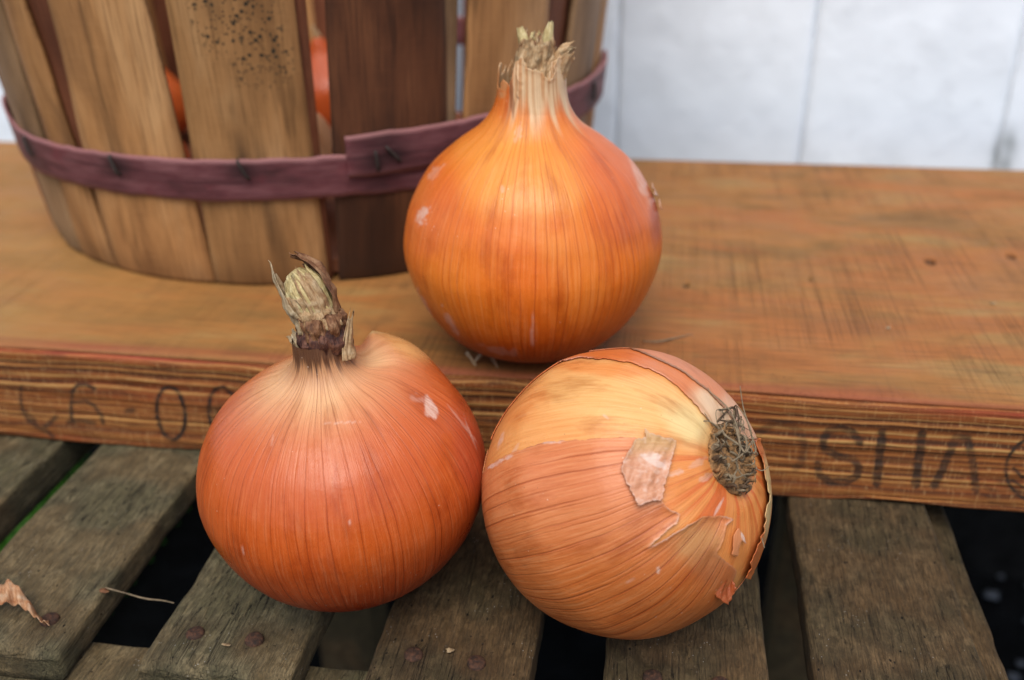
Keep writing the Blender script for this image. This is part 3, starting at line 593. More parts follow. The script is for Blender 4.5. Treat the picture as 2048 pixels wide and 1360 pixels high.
# ------------------------------------------------------------------ onions
class Onion:
    def __init__(s, C, Rr, axis, prof, nu=440, nv=230, lump=.012, seed=0, yaw=0.):
        s.C = np.array(C); s.R = Rr; s.Z = N(axis); fw = N(s.C - CAM); s.X = N(fw - fw.dot(s.Z) * s.Z)
        if yaw: q = math.radians(yaw); Yt = np.cross(s.Z, s.X); s.X = math.cos(q) * s.X + math.sin(q) * Yt
        s.Y = np.cross(s.Z, s.X)
        P = smoothpath(np.array([(r, z, 0) for r, z in prof]), 900)[:, :2]; L = np.r_[0, np.cumsum(np.hypot(*np.diff(P, axis=0).T))]; L /= L[-1]
        v = np.linspace(0, 1, nv); r = np.interp(v, L, P[:, 0]); z = np.interp(v, L, P[:, 1]); r = np.maximum(r, 1e-4)
        u = np.linspace(0, 1, nu + 1); s.nu, s.nv = nu, nv; s.v, s.u = np.meshgrid(v, u, indexing='ij'); a = 2 * np.pi * s.u
        rr = r[:, None] * np.ones_like(a); zz = z[:, None] * np.ones_like(a)
        d = v3(np.cos(a) * rr, np.sin(a) * rr, zz); ln = lump * fbm(d * 1.3 + seed * 7, seed, 2) + .0022 * vn(v3(np.cos(a) * 14, np.sin(a) * 14, zz * .8 + seed), seed + 2) * sm(rr, .1, .5) + .0045 * vn(v3(np.cos(a) * 9, np.sin(a) * 9, zz * .5 + seed), seed + 4) * sm(zz, .35, .9)
        s.L = v3(rr * np.cos(a) * (1 + ln), rr * np.sin(a) * (1 + ln), zz * (1 + ln * .5)); s.rr, s.zz = rr, zz; s.finish()
    def finish(s):
        s.P = s.C + s.R * (s.L[..., :1] * s.X + s.L[..., 1:2] * s.Y + s.L[..., 2:] * s.Z)
        dv = np.gradient(s.P, axis=0); du = np.gradient(s.P, axis=1); du[:, 0] = du[:, -1] = (s.P[:, 1] - s.P[:, -2]); n = np.cross(du, dv); n /= np.linalg.norm(n, axis=-1)[..., None] + 1e-12; s.Nn = n
        s.px, s.py = proj(s.P); vd = CAM - s.P; s.fr = (n * vd).sum(-1) > 0
    def blob(s, x, y, rx, ry, ang=0, jag=.25, seed=1):
        k = math.radians(ang); dx, dy = s.px - x, s.py - y; a = dx * math.cos(k) + dy * math.sin(k); b = -dx * math.sin(k) + dy * math.cos(k)
        sc_ = max(7., .55 * (rx + ry) / 2); so = .5 if max(rx, ry) < 60 else 1.0; d = np.hypot(a / rx, b / ry) + jag * fbm(v3(s.px / sc_, s.py / sc_, seed), seed, 2); return sm(1. + so * .4 - d, 0, so) * s.fr
    def pt(s, d): return s.C + s.R * (d[0] * s.X + d[1] * s.Y + d[2] * s.Z)
def poly_sdf(x, y, pl):
    d = seg_d(x, y, list(pl) + [pl[0]]); ins = np.zeros(x.shape, bool); n = len(pl)
    for i in range(n):
        (ax, ay), (bx, by) = pl[i], pl[(i + 1) % n]
        c = ((ay > y) != (by > y)) & (x < (bx - ax) * (y - ay) / (by - ay + 1e-9) + ax); ins ^= c
    return np.where(ins, d, -d)
def shell(on, f, off, col, vein, scuff, m, parent, name, th=.00022, label=None):
    """skin layer: the part of the onion's surface where f>0, raised by off, cut cleanly along f=0"""
    P = on.P + on.Nn * off[..., None]; nv, nc = f.shape
    data = np.concatenate([P, on.u[..., None], on.v[..., None], col, vein[..., None], scuff[..., None]], -1).reshape(-1, 10); ff = f.ravel()
    q = gridF(nv, nc); s_ = (ff[q] > 0).sum(1); full = q[s_ == 4]; part = q[(s_ > 0) & (s_ < 4)]
    extra = []; cache = {}; F = [list(x) for x in full]; n0 = len(data)
    def cut(a, b):
        k = (min(a, b), max(a, b))
        if k not in cache: t = ff[a] / (ff[a] - ff[b]); cache[k] = n0 + len(extra); extra.append(data[a] * (1 - t) + data[b] * t)
        return cache[k]
    for quad in part:
        for tri in ((quad[0], quad[1], quad[2]), (quad[0], quad[2], quad[3])):
            o = []
            for i in range(3):
                a, b = tri[i], tri[(i + 1) % 3]
                if ff[a] > 0: o.append(int(a))
                if (ff[a] > 0) != (ff[b] > 0): o.append(cut(a, b))
            if len(o) >= 3: F.append(o)
    D = np.vstack([data, np.array(extra)]) if extra else data
    use = np.unique(np.concatenate([np.array(x) for x in F])); mp = -np.ones(len(D), int); mp[use] = np.arange(len(use)); D = D[use]; F = [[mp[i] for i in x] for x in F]
    return mesh(name, D[:, :3], F, m, parent, uv=D[:, 3:5], attrs={'col': D[:, 5:8], 'vein': D[:, 8], 'scuff': D[:, 9]}, solid=th, off=0, label=label)
def body(on, col, vein, scuff, m, parent, name='skin'):
    return mesh(name, on.P.reshape(-1, 3), gridF(on.nv, on.nu + 1), m, parent, uv=np.stack([on.u, on.v], -1).reshape(-1, 2), attrs={'col': col.reshape(-1, 3), 'vein': vein.ravel(), 'scuff': scuff.ravel()})
def lerp(a, b, t): return a * (1 - t[..., None]) + b * t[..., None]
def const(on, c): return np.ones(on.px.shape + (3,)) * np.asarray(c)
def sheath(pts, radii, a0, a1, m, parent, name, ref, na=40, nl=46, jag=.12, jf=2.5, flare=0., crump=.0006, seed=0, sq=1., th=.0002, tip=None, cf=260):
    """part of a papery tube round a path: angles in degrees from ref; the far rim is torn"""
    P = smoothpath(pts, nl); T, A, B = frames(P, ref); t = np.linspace(0, 1, nl); r = np.interp(t, np.linspace(0, 1, len(radii)), radii)
    th_ = np.radians(np.linspace(a0, a1, na)); full = abs(a1 - a0) >= 359
    ja = jag * (vn(v3(np.cos(th_) * jf, np.sin(th_) * jf, seed), seed) * .7 + .5 * vn(v3(np.cos(th_) * jf * 4, np.sin(th_) * jf * 4, seed), seed + 1))
    if tip is not None: ja = ja + np.interp(np.linspace(0, 1, na), np.linspace(0, 1, len(tip)), tip) - 1
    V = np.zeros((nl, na, 3)); U = np.zeros((nl, na, 2))
    for j in range(na):
        tt = t * np.clip(1 + ja[j], .05, 1.6); idx = tt * (nl - 1); i0 = np.clip(idx.astype(int), 0, nl - 2); fr = idx - i0
        c = P[i0] + (P[i0 + 1] - P[i0]) * fr[:, None]; Aj = A[i0]; Bj = B[i0]; rj = np.interp(np.clip(tt, 0, 1), t, r) * (1 + flare * np.clip(tt, 0, 2) ** 3)
        V[:, j] = c + rj[:, None] * (Aj * math.cos(th_[j]) + sq * Bj * math.sin(th_[j])); U[:, j, 0] = th_[j] * r.mean(); U[:, j, 1] = tt * .03
    cc = P[0]; rel = V - P[:, None]; rn = rel / (np.linalg.norm(rel, axis=-1)[..., None] + 1e-9)
    V = V + rn * (crump * fbm(V * cf + seed, seed + 3, 3))[..., None] + rn * (crump * .8 * vn(v3(np.broadcast_to(np.cos(th_) * 7, (nl, na)), np.broadcast_to(np.sin(th_) * 7, (nl, na)), t[:, None] * 1.5 + seed), seed + 8))[..., None]
    return mesh(name, V.reshape(-1, 3), gridF(nl, na, False), m, parent, uv=U.reshape(-1, 2), solid=th)
def px3(base, lst):
    """points seen at the given pixels, at the depth plane through base facing the camera horizontally (+ optional depth offset)"""
    o = []
    for q in lst:
        x, y = q[:2]; dd = q[2] if len(q) > 2 else 0; r = ray(x, y); n_ = np.array([0.1, .98, -.15]); o.append(CAM + r * (((base - CAM) @ n_) + dd) / (r @ n_))
    return o
TOCAM = lambda p: N(CAM - p)
paper_tan = mat_paper('dry_paper_tan', lin(150, 104, 66), lin(196, 158, 112), lin(222, 192, 150)); paper_brown = mat_paper('dry_paper_brown', lin(84, 50, 30), lin(140, 92, 58), lin(186, 144, 104))
paper_straw = mat_paper('dry_paper_straw', lin(190, 140, 92), lin(220, 180, 132), lin(238, 212, 168), .25); paper_dark = mat_paper('dry_ring_dark', lin(40, 20, 16), lin(78, 42, 32), lin(130, 84, 60), .05); paper_orange = mat_paper('dry_paper_orange', lin(170, 84, 40), lin(206, 118, 64), lin(226, 156, 104), .25)
core_pale = mat_paper('stem_core_pale', lin(170, 138, 84), lin(214, 190, 130), lin(238, 220, 168), .1, .5); paper_pale = mat_paper('dry_paper_pale', lin(172, 138, 98), lin(208, 182, 142), lin(228, 210, 176), .3)
fibre = mat_flat('root_fibre', lin(138, 120, 94), .7, 900, var=.4); fibred = mat_flat('root_fibre_dark', lin(90, 70, 50), .75, 900, var=.5)
rootm = mat_flat('root_plate_crust', lin(150, 112, 72), .9, 520, var=.85, bd=.002)

def onion_left():
    C = np.array([-.0950, .2430, ST + .0410]); R_ = .0447
    prof = [(0, -.84), (.14, -.87), (.38, -.81), (.68, -.62), (.90, -.34), (1.0, 0), (.965, .29), (.84, .53), (.67, .685), (.49, .79), (.32, .86), (.225, .93), (.185, 1.0), (.172, 1.08), (.165, 1.14)]
    on = Onion(C, R_, (-.055, -.04, 1), prof, seed=1)
    # raised loose shoulder at the back right of the neck
    hx = sm(on.px, 718, 744) * np.exp(-np.maximum(on.px - 800, 0) ** 2 / (2 * 70 ** 2)) * np.exp(-np.maximum(on.py - 690, 0) ** 2 / (2 * 42 ** 2))
    back = (on.L[..., 2] > .25) & (on.rr > .25); k = hx * sm(on.rr, .26, .5) * sm(on.L[..., 2], .2, .5)
    on.L = on.L * (1 + .09 * (k * back)[..., None]); on.L[..., 2] += .04 * k * back; on.finish()
    o = lin(204, 92, 34); shade_sat = lin(156, 46, 8); pale = lin(232, 178, 128); pink = lin(200, 92, 38)
    n1 = fbm(on.L * 1.6 + 3, 5); col = lerp(const(on, o), np.array(shade_sat), sm(-on.L[..., 2], -.25, .5) * .9)  # darker underside: shade painted into the skin colour
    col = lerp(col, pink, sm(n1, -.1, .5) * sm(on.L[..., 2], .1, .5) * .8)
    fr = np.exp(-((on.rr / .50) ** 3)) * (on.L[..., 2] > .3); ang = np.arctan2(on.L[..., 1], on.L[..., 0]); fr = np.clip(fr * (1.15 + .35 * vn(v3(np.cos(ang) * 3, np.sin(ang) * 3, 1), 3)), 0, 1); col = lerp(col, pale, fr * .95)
    col = lerp(col, lin(236, 178, 110), on.blob(800, 665, 105, 34, 30) * .9); col = lerp(col, lin(244, 206, 140), on.blob(745, 652, 26, 18, 0) * .9)
    col = lerp(col, lin(176, 70, 56), on.blob(940, 900, 40, 90, -15) * .5); col = lerp(col, lin(226, 150, 84), sm(-on.L[..., 2], .70, .82) * .8)
    dkr = .985 + .05 * vn(v3(np.cos(ang) * 12, np.sin(ang) * 12, 2), 6) + .04 * vn(v3(np.cos(ang) * 40, np.sin(ang) * 40, 2), 7); col = lerp(col, lin(196, 138, 92), sm(on.L[..., 2], .86, .95) * .8); col = lerp(col, lin(70, 38, 28), sm(on.L[..., 2] - dkr, -.03, .06) * .85)
    vein = np.clip(.55 + .55 * fr + .3 * sm(-n1, -.3, .4), 0, 1.2) * (1 - .75 * on.blob(800, 690, 130, 60, 30))
    sc = np.maximum.reduce([on.blob(860, 815, 12, 20, -25, .6) * .85, on.blob(927, 850, 2, 50, -38) * .35, on.blob(942, 870, 2, 34, -22) * .5, on.blob(842, 800, 20, 8, 20, .8) * .25, on.blob(690, 845, 38, 2.0, -3) * .4, on.blob(545, 880, 2, 14, 10) * .3, on.blob(700, 1040, 1.5, 12, 0) * .5, on.blob(485, 1100, 1.5, 10, -12) * .4])
    m = mat_skin('onion_skin_copper', 62, .8, .32, .36, (.52, .36, .30), seed=.13); t = thing('onion', 'copper orange onion standing upright at the left, with bent dry stem', 'onion', (C[0], C[1], ST), 'brown onions in front of the basket')
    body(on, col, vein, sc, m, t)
    tc = on.pt((0, 0, 1.0)); rf = TOCAM(tc); pm = np.linalg.norm(tc - CAM) / FPX
    K = lambda L: px3(tc, L)
    sheath(K([(652, 700), (650, 682), (648, 668), (646, 652)]), np.array([44, 50, 47, 43]) * pm, 0, 360, paper_dark, t, 'neck_ring', rf, na=90, jag=.22, jf=2, crump=.0011, seed=3, flare=.05)
    sheath(K([(648, 672), (645, 652), (642, 636), (640, 628)]), np.array([42, 44, 42, 36]) * pm, 0, 360, paper_brown, t, 'neck_ring', rf, na=90, jag=.22, jf=3, crump=.0018, seed=6, flare=.12)
    sheath(K([(646, 655), (640, 636), (636, 622), (634, 614)]), np.array([40, 39, 36, 31]) * pm, 0, 360, paper_tan, t, 'neck_ring', rf, na=80, jag=.25, jf=3, crump=.0016, seed=9, flare=.0)
    sheath(K([(684, 712), (684, 685), (690, 655), (698, 624)]), np.array([28, 22, 15, 7]) * pm, 0, 120, paper_tan, t, 'skin_flap', rf, na=24, jag=.3, crump=.0006, seed=12, flare=.1)
    sheath(K([(604, 692), (596, 676), (588, 664)]), np.array([16, 15, 12]) * pm, -120, 40, paper_pale, t, 'skin_flap', rf, na=24, jag=.4, crump=.0008, seed=13, flare=.3)
    # pale core of the stem with a slanting cut
    P = K([(642, 652), (632, 625), (618, 596), (602, 570), (590, 552), (584, 545)]); V, F, _ = tube(P, np.array([33, 34, 35, 33, 25, 12]) * pm, 44, 40, rf)
    V = V + ((fbm(V * 300, 4, 3) * .0008) + .0007 * vn(v3(V[:, 0] * 700, V[:, 1] * 500, V[:, 2] * 120), 9))[:, None] * rf
    mesh('stem_core', V, F, core_pale, t, uv=np.c_[np.tile(np.linspace(0, .05, 40), 44), np.repeat(np.linspace(0, .02, 44), 40)])
    sheath(K([(640, 655), (630, 628), (620, 605), (612, 588)]), np.array([36, 38, 39, 40]) * pm, -80, 80, paper_tan, t, 'stem_sheath', rf, na=50, jag=.10, jf=1.5, crump=.0007, seed=21, tip=[1.25, 1.05, .92, .95, 1.3])
    for a0_, a1_, cm, sd_ in ((-75, -5, core_pale, 61), (-20, 45, paper_tan, 63), (30, 95, core_pale, 65)):
        sheath(K([(640, 640), (626, 606), (608, 574), (592, 548)]), np.array([36, 38, 38, 27]) * pm, a0_, a1_, cm, t, 'stem_sheath', rf, na=26, jag=.22, jf=5, crump=.0008, seed=sd_, tip=[.8, .95, 1.05, .9, .75])
    sheath(K([(641, 652), (628, 620), (610, 588), (582, 552), (550, 514)]), np.array([38, 42, 44, 30, 15]) * pm, -160, -55, paper_pale, t, 'stem_sheath', rf, na=30, jag=.06, crump=.0011, seed=24, tip=[.62, .8, 1.0, .95, .6])
    sheath(K([(641, 655), (634, 625), (620, 590), (598, 552), (566, 524)]), np.array([38, 44, 47, 42, 24]) * pm, 50, 200, paper_brown, t, 'stem_sheath', rf, na=50, jag=.12, crump=.0012, seed=27, tip=[.95, 1.0, 1.0, .85, .7, .55])
    return on
def onion_back():
    C = np.array([-.0475, .3340, PT + .0418]); R_ = .0471
    prof = [(0, -.88), (.12, -.90), (.36, -.84), (.66, -.68), (.88, -.40), (1.0, -.02), (.965, .27), (.885, .46), (.765, .64), (.575, .81), (.395, .94), (.295, 1.06), (.25, 1.18), (.232, 1.35), (.215, 1.48), (.20, 1.6)]
    on = Onion(C, R_, (.0, .0, 1), prof, seed=2, nv=300)
    o = lin(230, 114, 30); hi = lin(242, 154, 62); shade_sat = lin(196, 68, 6); tanc = lin(214, 170, 126); pink = lin(220, 108, 56)
    n1 = fbm(on.L * 1.5 + 9, 5); col = const(on, o); col = lerp(col, hi, np.clip(on.blob(1060, 350, 150, 120, 20, .4) * .75 + sm(n1, .05, .5) * .3, 0, 1)); col = lerp(col, shade_sat, sm(-on.L[..., 2], .05, .65) * .7)  # lit upper front and shaded underside are painted into the skin here
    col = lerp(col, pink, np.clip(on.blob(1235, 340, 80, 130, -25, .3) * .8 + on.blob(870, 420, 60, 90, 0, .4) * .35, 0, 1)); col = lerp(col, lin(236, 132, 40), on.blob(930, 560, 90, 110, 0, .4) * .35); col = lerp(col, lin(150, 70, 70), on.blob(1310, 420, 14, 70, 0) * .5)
    ang = np.arctan2(on.L[..., 1], on.L[..., 0]); sr = vn(v3(np.cos(ang) * 9, np.sin(ang) * 9, 2), 4); nk = sm(262 - on.py + 34 * sr, 0, 70) * sm(on.px + 14 * sr, 1008, 1040); nk = np.where(on.fr, nk, sm(on.L[..., 2], .95, 1.15)); col = lerp(col, lerp(const(on, lin(240, 206, 162)), lin(214, 164, 116), sm(vn(v3(np.cos(ang) * 22, np.sin(ang) * 22, on.L[..., 2] * 3), 8), 0, .5)), nk * .95); col = lerp(col, lin(214, 150, 96), on.blob(1006, 165, 14, 30, 0, .4) * .8); col = lerp(col, lin(150, 92, 52), on.blob(1024, 190, 5, 45, -4, .3) * .8)
    col = lerp(col, lin(222, 126, 40), on.blob(950, 640, 80, 50, 20, .5) * .3)
    vein = np.clip(.45 + .4 * sm(n1, -.4, .4) + .3 * (on.px > 1040), 0, 1)
    sc = np.maximum.reduce([on.blob(846, 430, 10, 22, 20, .7) * .7, on.blob(872, 345, 8, 22, 35, .7) * .3, on.blob(852, 612, 5, 30, -28, .7) * .4, on.blob(905, 650, 7, 30, -30, .8) * .4, on.blob(885, 670, 6, 60, -38, .4) * .5, on.blob(1000, 700, 36, 7, 10, .8) * .3, on.blob(1035, 265, 8, 16, 10, .8) * .35, on.blob(1275, 350, 9, 60, -22, .4) * .6, on.blob(1065, 660, 3, 40, 0) * .4, on.blob(1005, 378, 5, 8, 0) * .4])
    m = mat_skin('onion_skin_amber', 70, .62, .4, .40, (.58, .36, .26), seed=.41); t = thing('onion', 'bright orange onion with ragged papery neck standing on the plank edge', 'onion', (C[0], C[1], PT), 'brown onions in front of the basket')
    rim = [(940, 170), (990, 150), (999, 176), (1006, 158), (1013, 164), (1019, 176), (1024, 152), (1033, 122), (1046, 118), (1052, 132), (1057, 142), (1086, 150), (1092, 158), (1098, 156), (1104, 124), (1112, 118), (1120, 132), (1135, 150), (1400, 160), (1400, 900), (700, 900), (700, 200)]
    f = poly_sdf(on.px, on.py, rim) + 2 * vn(v3(on.px / 6, on.py / 6, 0), 3); ang = np.arctan2(on.L[..., 1], on.L[..., 0]); zt_ = 1.36 + .08 * vn(v3(np.cos(ang) * 4, np.sin(ang) * 4, 0), 6) + .04 * vn(v3(np.cos(ang) * 15, np.sin(ang) * 15, 0), 6)
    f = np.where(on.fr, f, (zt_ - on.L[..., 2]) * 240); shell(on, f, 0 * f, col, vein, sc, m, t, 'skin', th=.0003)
    tc = on.pt((0, 0, 1.2)); rf = TOCAM(tc); pm = np.linalg.norm(tc - CAM) / FPX; K = lambda L: px3(tc, L)
    rim2 = [(1036, 230), (1038, 180), (1036, 128), (1046, 116), (1054, 134), (1086, 147), (1094, 158), (1100, 154), (1106, 120), (1114, 112), (1124, 136), (1140, 180), (1160, 230), (1166, 262), (1036, 266)]
    f = poly_sdf(on.px, on.py, rim2) + 3 * vn(v3(on.px / 9, on.py / 9, 0), 5) + 1.5 * vn(v3(on.px / 3, on.py / 3, 0), 7); f = np.where(on.fr, f, -9.)
    shell(on, f, -.0001 + .0006 * sm(250 - on.py, 0, 60) + .0007 * np.exp(-np.clip(f, 0, 99) / 7) * sm(200 - on.py, 0, 40), col, vein, sc * 0, m, t, 'neck_sheath')
    sheath(K([(1066, 215), (1084, 170), (1104, 135), (1128, 100)]), np.array([40, 38, 28, 18]) * pm, -30, 130, paper_straw, t, 'neck_sheath', rf, na=34, jag=.12, crump=.0011, seed=35, flare=.2, tip=[.8, 1.0, 1.1, .95, .8])
    sheath(K([(1064, 205), (1068, 160), (1072, 120), (1076, 92)]), np.array([50, 46, 40, 36]) * pm, 0, 360, paper_tan, t, 'neck_sheath', rf, na=80, jag=.22, jf=4, crump=.0016, seed=37)
    sheath(K([(1066, 180), (1070, 130), (1073, 100), (1075, 80)]), np.array([34, 32, 30, 28]) * pm, 0, 360, paper_tan, t, 'neck_sheath', rf, na=70, jag=.2, jf=5, crump=.0016, seed=39)
    sheath(K([(1062, 130), (1052, 95), (1045, 72), (1040, 56)]), np.array([9, 10, 9, 6]) * pm, -100, 100, core_pale, t, 'stem_tip', rf, na=16, jag=.15, crump=.0003, seed=41)
    sheath(K([(1086, 130), (1092, 95), (1097, 66), (1102, 44)]), np.array([8, 9, 8, 4]) * pm, -100, 100, core_pale, t, 'stem_tip', rf, na=16, jag=.1, crump=.0003, seed=43)
    for k in range(16):
        x = 1046 + k * 4; y0 = 105; sheath(K([(x, y0 + 10), (x + random.uniform(-4, 4), y0 - 18), (x + random.uniform(-6, 6), 62 + random.uniform(-2, 20))]), np.array([4, 3.4, 2]) * pm, -120, 120, [paper_brown, core_pale, paper_tan][k % 3], t, 'dry_fibre', rf, na=8, nl=14, jag=.2, crump=.0004, seed=50 + k)
    sheath(K([(1116, 118), (1130, 102), (1146, 92)]), np.array([14, 12, 6]) * pm, -110, 110, paper_straw, t, 'skin_flap', rf, na=18, jag=.3, crump=.0009, seed=70)
    # papery peel standing off the right shoulder
    f = poly_sdf(on.px, on.py, [(1195, 250), (1215, 258), (1250, 300), (1290, 350), (1312, 420), (1330, 420), (1330, 240)]) + 4 * vn(v3(on.px / 7, on.py / 7, 0), 3)
    shell(on, f, .0006 + .0012 * np.exp(-np.clip(f, 0, 99) / 10), const(on, lin(226, 176, 150)), vein * .6, sc * 0 + .25, m, t, 'peel')
    bb = on.pt((0, 0, -.86))
    for (a, b, c) in (((935, 705), (946, 722), (957, 738)), ((985, 712), (990, 724), (996, 736)), ((965, 706), (956, 716), (950, 722))):
        sheath(px3(on.pt((-.3, -.0, -.8)) , [(*a, -.004), (*b, -.006), (*c, -.006)]), np.array([4, 4, 2]) * pm, -80, 80, paper_pale, t, 'root_hair', rf, na=8, nl=12, jag=.3, crump=.0005, seed=80)
    return on
def onion_right():
    C = np.array([-.0075, .2450, ST + .0427]); R_ = .0432
    fw = N(C - CAM); rt = N(np.cross(fw, [0, 0, 1])); up = np.cross(rt, fw); root = N(.735 * rt + .262 * up - .625 * fw)
    prof = [(0, -.875), (.13, -.88), (.24, -.895), (.36, -.885), (.60, -.78), (.85, -.52), (.985, -.14), (.985, .14), (.86, .50), (.62, .78), (.36, .93), (.16, 1.05), (.1, 1.15)]
    on = Onion(C, R_, -root, prof, nu=640, nv=330, seed=3, lump=.008, yaw=60)
    yel = lin(240, 182, 112); org = lin(232, 140, 70); x, y = on.px, on.py; n1 = fbm(on.L * 2.2, 6)
    # innermost visible layer, yellow on top and orange by the root
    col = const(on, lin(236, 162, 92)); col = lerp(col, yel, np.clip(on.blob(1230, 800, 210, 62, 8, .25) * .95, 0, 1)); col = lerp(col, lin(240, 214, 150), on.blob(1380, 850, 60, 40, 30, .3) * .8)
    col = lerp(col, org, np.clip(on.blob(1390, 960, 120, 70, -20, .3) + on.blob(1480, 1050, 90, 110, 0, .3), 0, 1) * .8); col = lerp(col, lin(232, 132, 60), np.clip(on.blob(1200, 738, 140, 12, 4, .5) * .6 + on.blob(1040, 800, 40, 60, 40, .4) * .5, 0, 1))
    ang = np.arctan2(on.L[..., 1], on.L[..., 0]); near = sm(on.rr, .8, .3) * (on.L[..., 2] < 0); stripe = sm(vn(v3(np.cos(ang) * 12, np.sin(ang) * 12, 3), 5), -.1, .3) * near * sm(y, 880, 930)
    col = lerp(col, lin(216, 96, 40), stripe * .75)
    col = lerp(col, lin(224, 170, 140), on.blob(1395, 925, 20, 7, -30, .5) * .5); col = lerp(col, lin(224, 176, 150), on.blob(1412, 955, 18, 6, -30, .5) * .5)
    vein = np.clip(.25 + sm(y, 860, 960) * .5 + 0 * x, 0, 1); sc = np.maximum.reduce([on.blob(1212, 834, 8, 3, 40) * .5, on.blob(1002, 880, 4, 20, 20) * .5, on.blob(1350, 945, 18, 6, -10, .5) * .5, on.blob(1030, 900, 16, 4, -60) * .4, on.blob(1437, 1015, 3, 22, 28) * .7])
    mi = mat_skin('onion_skin_inner', 58, .40, .45, .36, (.62, .42, .30), seed=.77); mo = mat_skin('onion_skin_outer', 44, .8, .5, .40, (.60, .40, .32), seed=.23); mp_ = mat_skin('onion_skin_pinkish', 46, .25, .3, .42, (.7, .5, .4), seed=.53)
    t = thing('onion', 'golden onion lying on its side, root end to the right', 'onion', (C[0], C[1], ST), 'brown onions in front of the basket')
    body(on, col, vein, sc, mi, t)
    J = lambda a, s, k: a * vn(v3(x / s, y / s, k), k)
    one = np.ones_like(x)
    # lower left skin
    Cp = [(850, 985), (958, 962), (975, 935), (1010, 913), (1060, 893), (1100, 884), (1180, 879), (1270, 874), (1298, 890), (1312, 960), (1326, 1010), (1357, 1028), (1349, 1045), (1318, 1070), (1298, 1092), (1343, 1066), (1372, 1047), (1401, 1033), (1437, 1030), (1466, 1038), (1446, 1050), (1441, 1078), (1430, 1106), (1473, 1140), (1464, 1165), (1500, 1300), (1400, 1500), (850, 1500)]
    f = poly_sdf(x, y, Cp) + J(1.6, 9, 2) + J(.8, 3, 4); bk = (~on.fr) & (on.L[..., 2] > -.72)
    f = np.where(on.fr, f, np.where((y > 900) & (on.L[..., 2] > -.75), 12., f)); f = np.where((x < 1000) & ~on.fr & (y > 930), 12., f)
    fc = np.clip(f, 0, 99); lift = .00022 + .0011 * np.exp(-fc / 9) * np.clip(on.blob(1335, 1050, 70, 60, 0, 0) + on.blob(1400, 1060, 80, 50, 0, 0), 0, 1)
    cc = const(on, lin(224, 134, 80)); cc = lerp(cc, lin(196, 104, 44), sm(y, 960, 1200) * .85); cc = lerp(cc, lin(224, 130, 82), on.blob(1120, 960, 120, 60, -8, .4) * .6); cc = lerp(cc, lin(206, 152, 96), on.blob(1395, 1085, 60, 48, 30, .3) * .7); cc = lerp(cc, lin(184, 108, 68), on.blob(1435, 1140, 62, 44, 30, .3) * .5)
    cc = lerp(cc, lin(226, 160, 116), np.exp(-fc / 2.5) * .6); cc = lerp(cc, lin(206, 112, 56), sm(n1, .0, .5) * .4)
    s2 = np.maximum.reduce([on.blob(1000, 925, 26, 3.4, -28, .6) * .8, on.blob(1105, 885, 30, 2.5, -3, .6) * .6, on.blob(1316, 1140, 3, 8, 0) * .8, on.blob(1260, 1160, 12, 2, -30) * .3, np.exp(-((f - .6) / 1.4) ** 2) * np.clip(on.blob(1335, 1060, 50, 45, 0, 0) * .6 + on.blob(1450, 1040, 20, 10, 0, 0) * .6, 0, 1)])
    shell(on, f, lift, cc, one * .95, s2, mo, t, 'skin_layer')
    # upper skin and a second layer over it
    Ap = [(940, 900), (972, 880), (985, 835), (1003, 800), (1050, 752), (1110, 727), (1160, 718), (1215, 720), (1265, 728), (1310, 745), (1350, 772), (1385, 806), (1412, 838), (1425, 856), (1470, 865), (1540, 900), (1700, 900), (1700, 500), (850, 500)]
    f = poly_sdf(x, y, Ap) + J(1.4, 8, 5) + J(1.0, 3, 6); f = np.where(on.fr, f, np.where(y < 880, 12., f)); fc = np.clip(f, 0, 99)
    f = np.minimum(f, (on.rr - .24) * 400 * 1.) 
    ca = const(on, lin(224, 128, 74)); ca = lerp(ca, lin(226, 114, 46), on.blob(1180, 705, 150, 16, 3, .4) * .8); ca = lerp(ca, lin(238, 196, 156), np.clip(on.blob(1440, 840, 36, 80, -35, .3), 0, 1)); s3 = np.exp(-((f - .5) / 1.0) ** 2) * .5 * sm(vn(v3(x / 30, y / 30, 2), 5), -.5, .2)
    shell(on, f, .00022 + .0003 * np.exp(-fc / 8), ca, one * .25, s3, mp_, t, 'skin_layer')
    Bp = [(1186, 700), (1200, 689), (1222, 691), (1262, 701), (1310, 720), (1362, 746), (1408, 780), (1445, 818), (1470, 850), (1478, 880), (1560, 880), (1700, 880), (1700, 560), (1186, 560)]
    f = poly_sdf(x, y, Bp) + J(1.0, 6, 8); f = np.where(on.fr, f, np.where((y < 900) & (x > 1180), 8., f)); f = np.minimum(f, (on.rr - .24) * 400)
    cb = const(on, lin(222, 136, 92)); cb = lerp(cb, lin(234, 190, 156), on.blob(1480, 840, 26, 60, -25, .3) * .8); cb = lerp(cb, lin(118, 92, 70), np.exp(-((f - .8) / 1.6) ** 2) * .9)
    shell(on, f, .0006 + .0001 * np.exp(-np.clip(f, 0, 99) / 6), cb, one * .18, one * 0, mp_, t, 'skin_layer')
    # peel down the right side, standing proud of the outline
    f = poly_sdf(x, y, [(1518, 930), (1527, 1000), (1516, 1060), (1496, 1110), (1484, 1148), (1600, 1180), (1600, 880), (1500, 880)]) + J(3, 10, 3); f = np.where(on.fr, f, np.where((x > 1470) & (y > 880) & (y < 1140), 8., -9.)); f = np.minimum(f, (on.rr - .34) * 400)
    shell(on, f, .0007 + .0010 * np.exp(-np.clip(f, 0, 99) / 12), lerp(const(on, lin(206, 110, 54)), lin(220, 186, 130), on.blob(1526, 1000, 12, 90, 0, .2)), one * .4, one * 0, mo, t, 'peel')
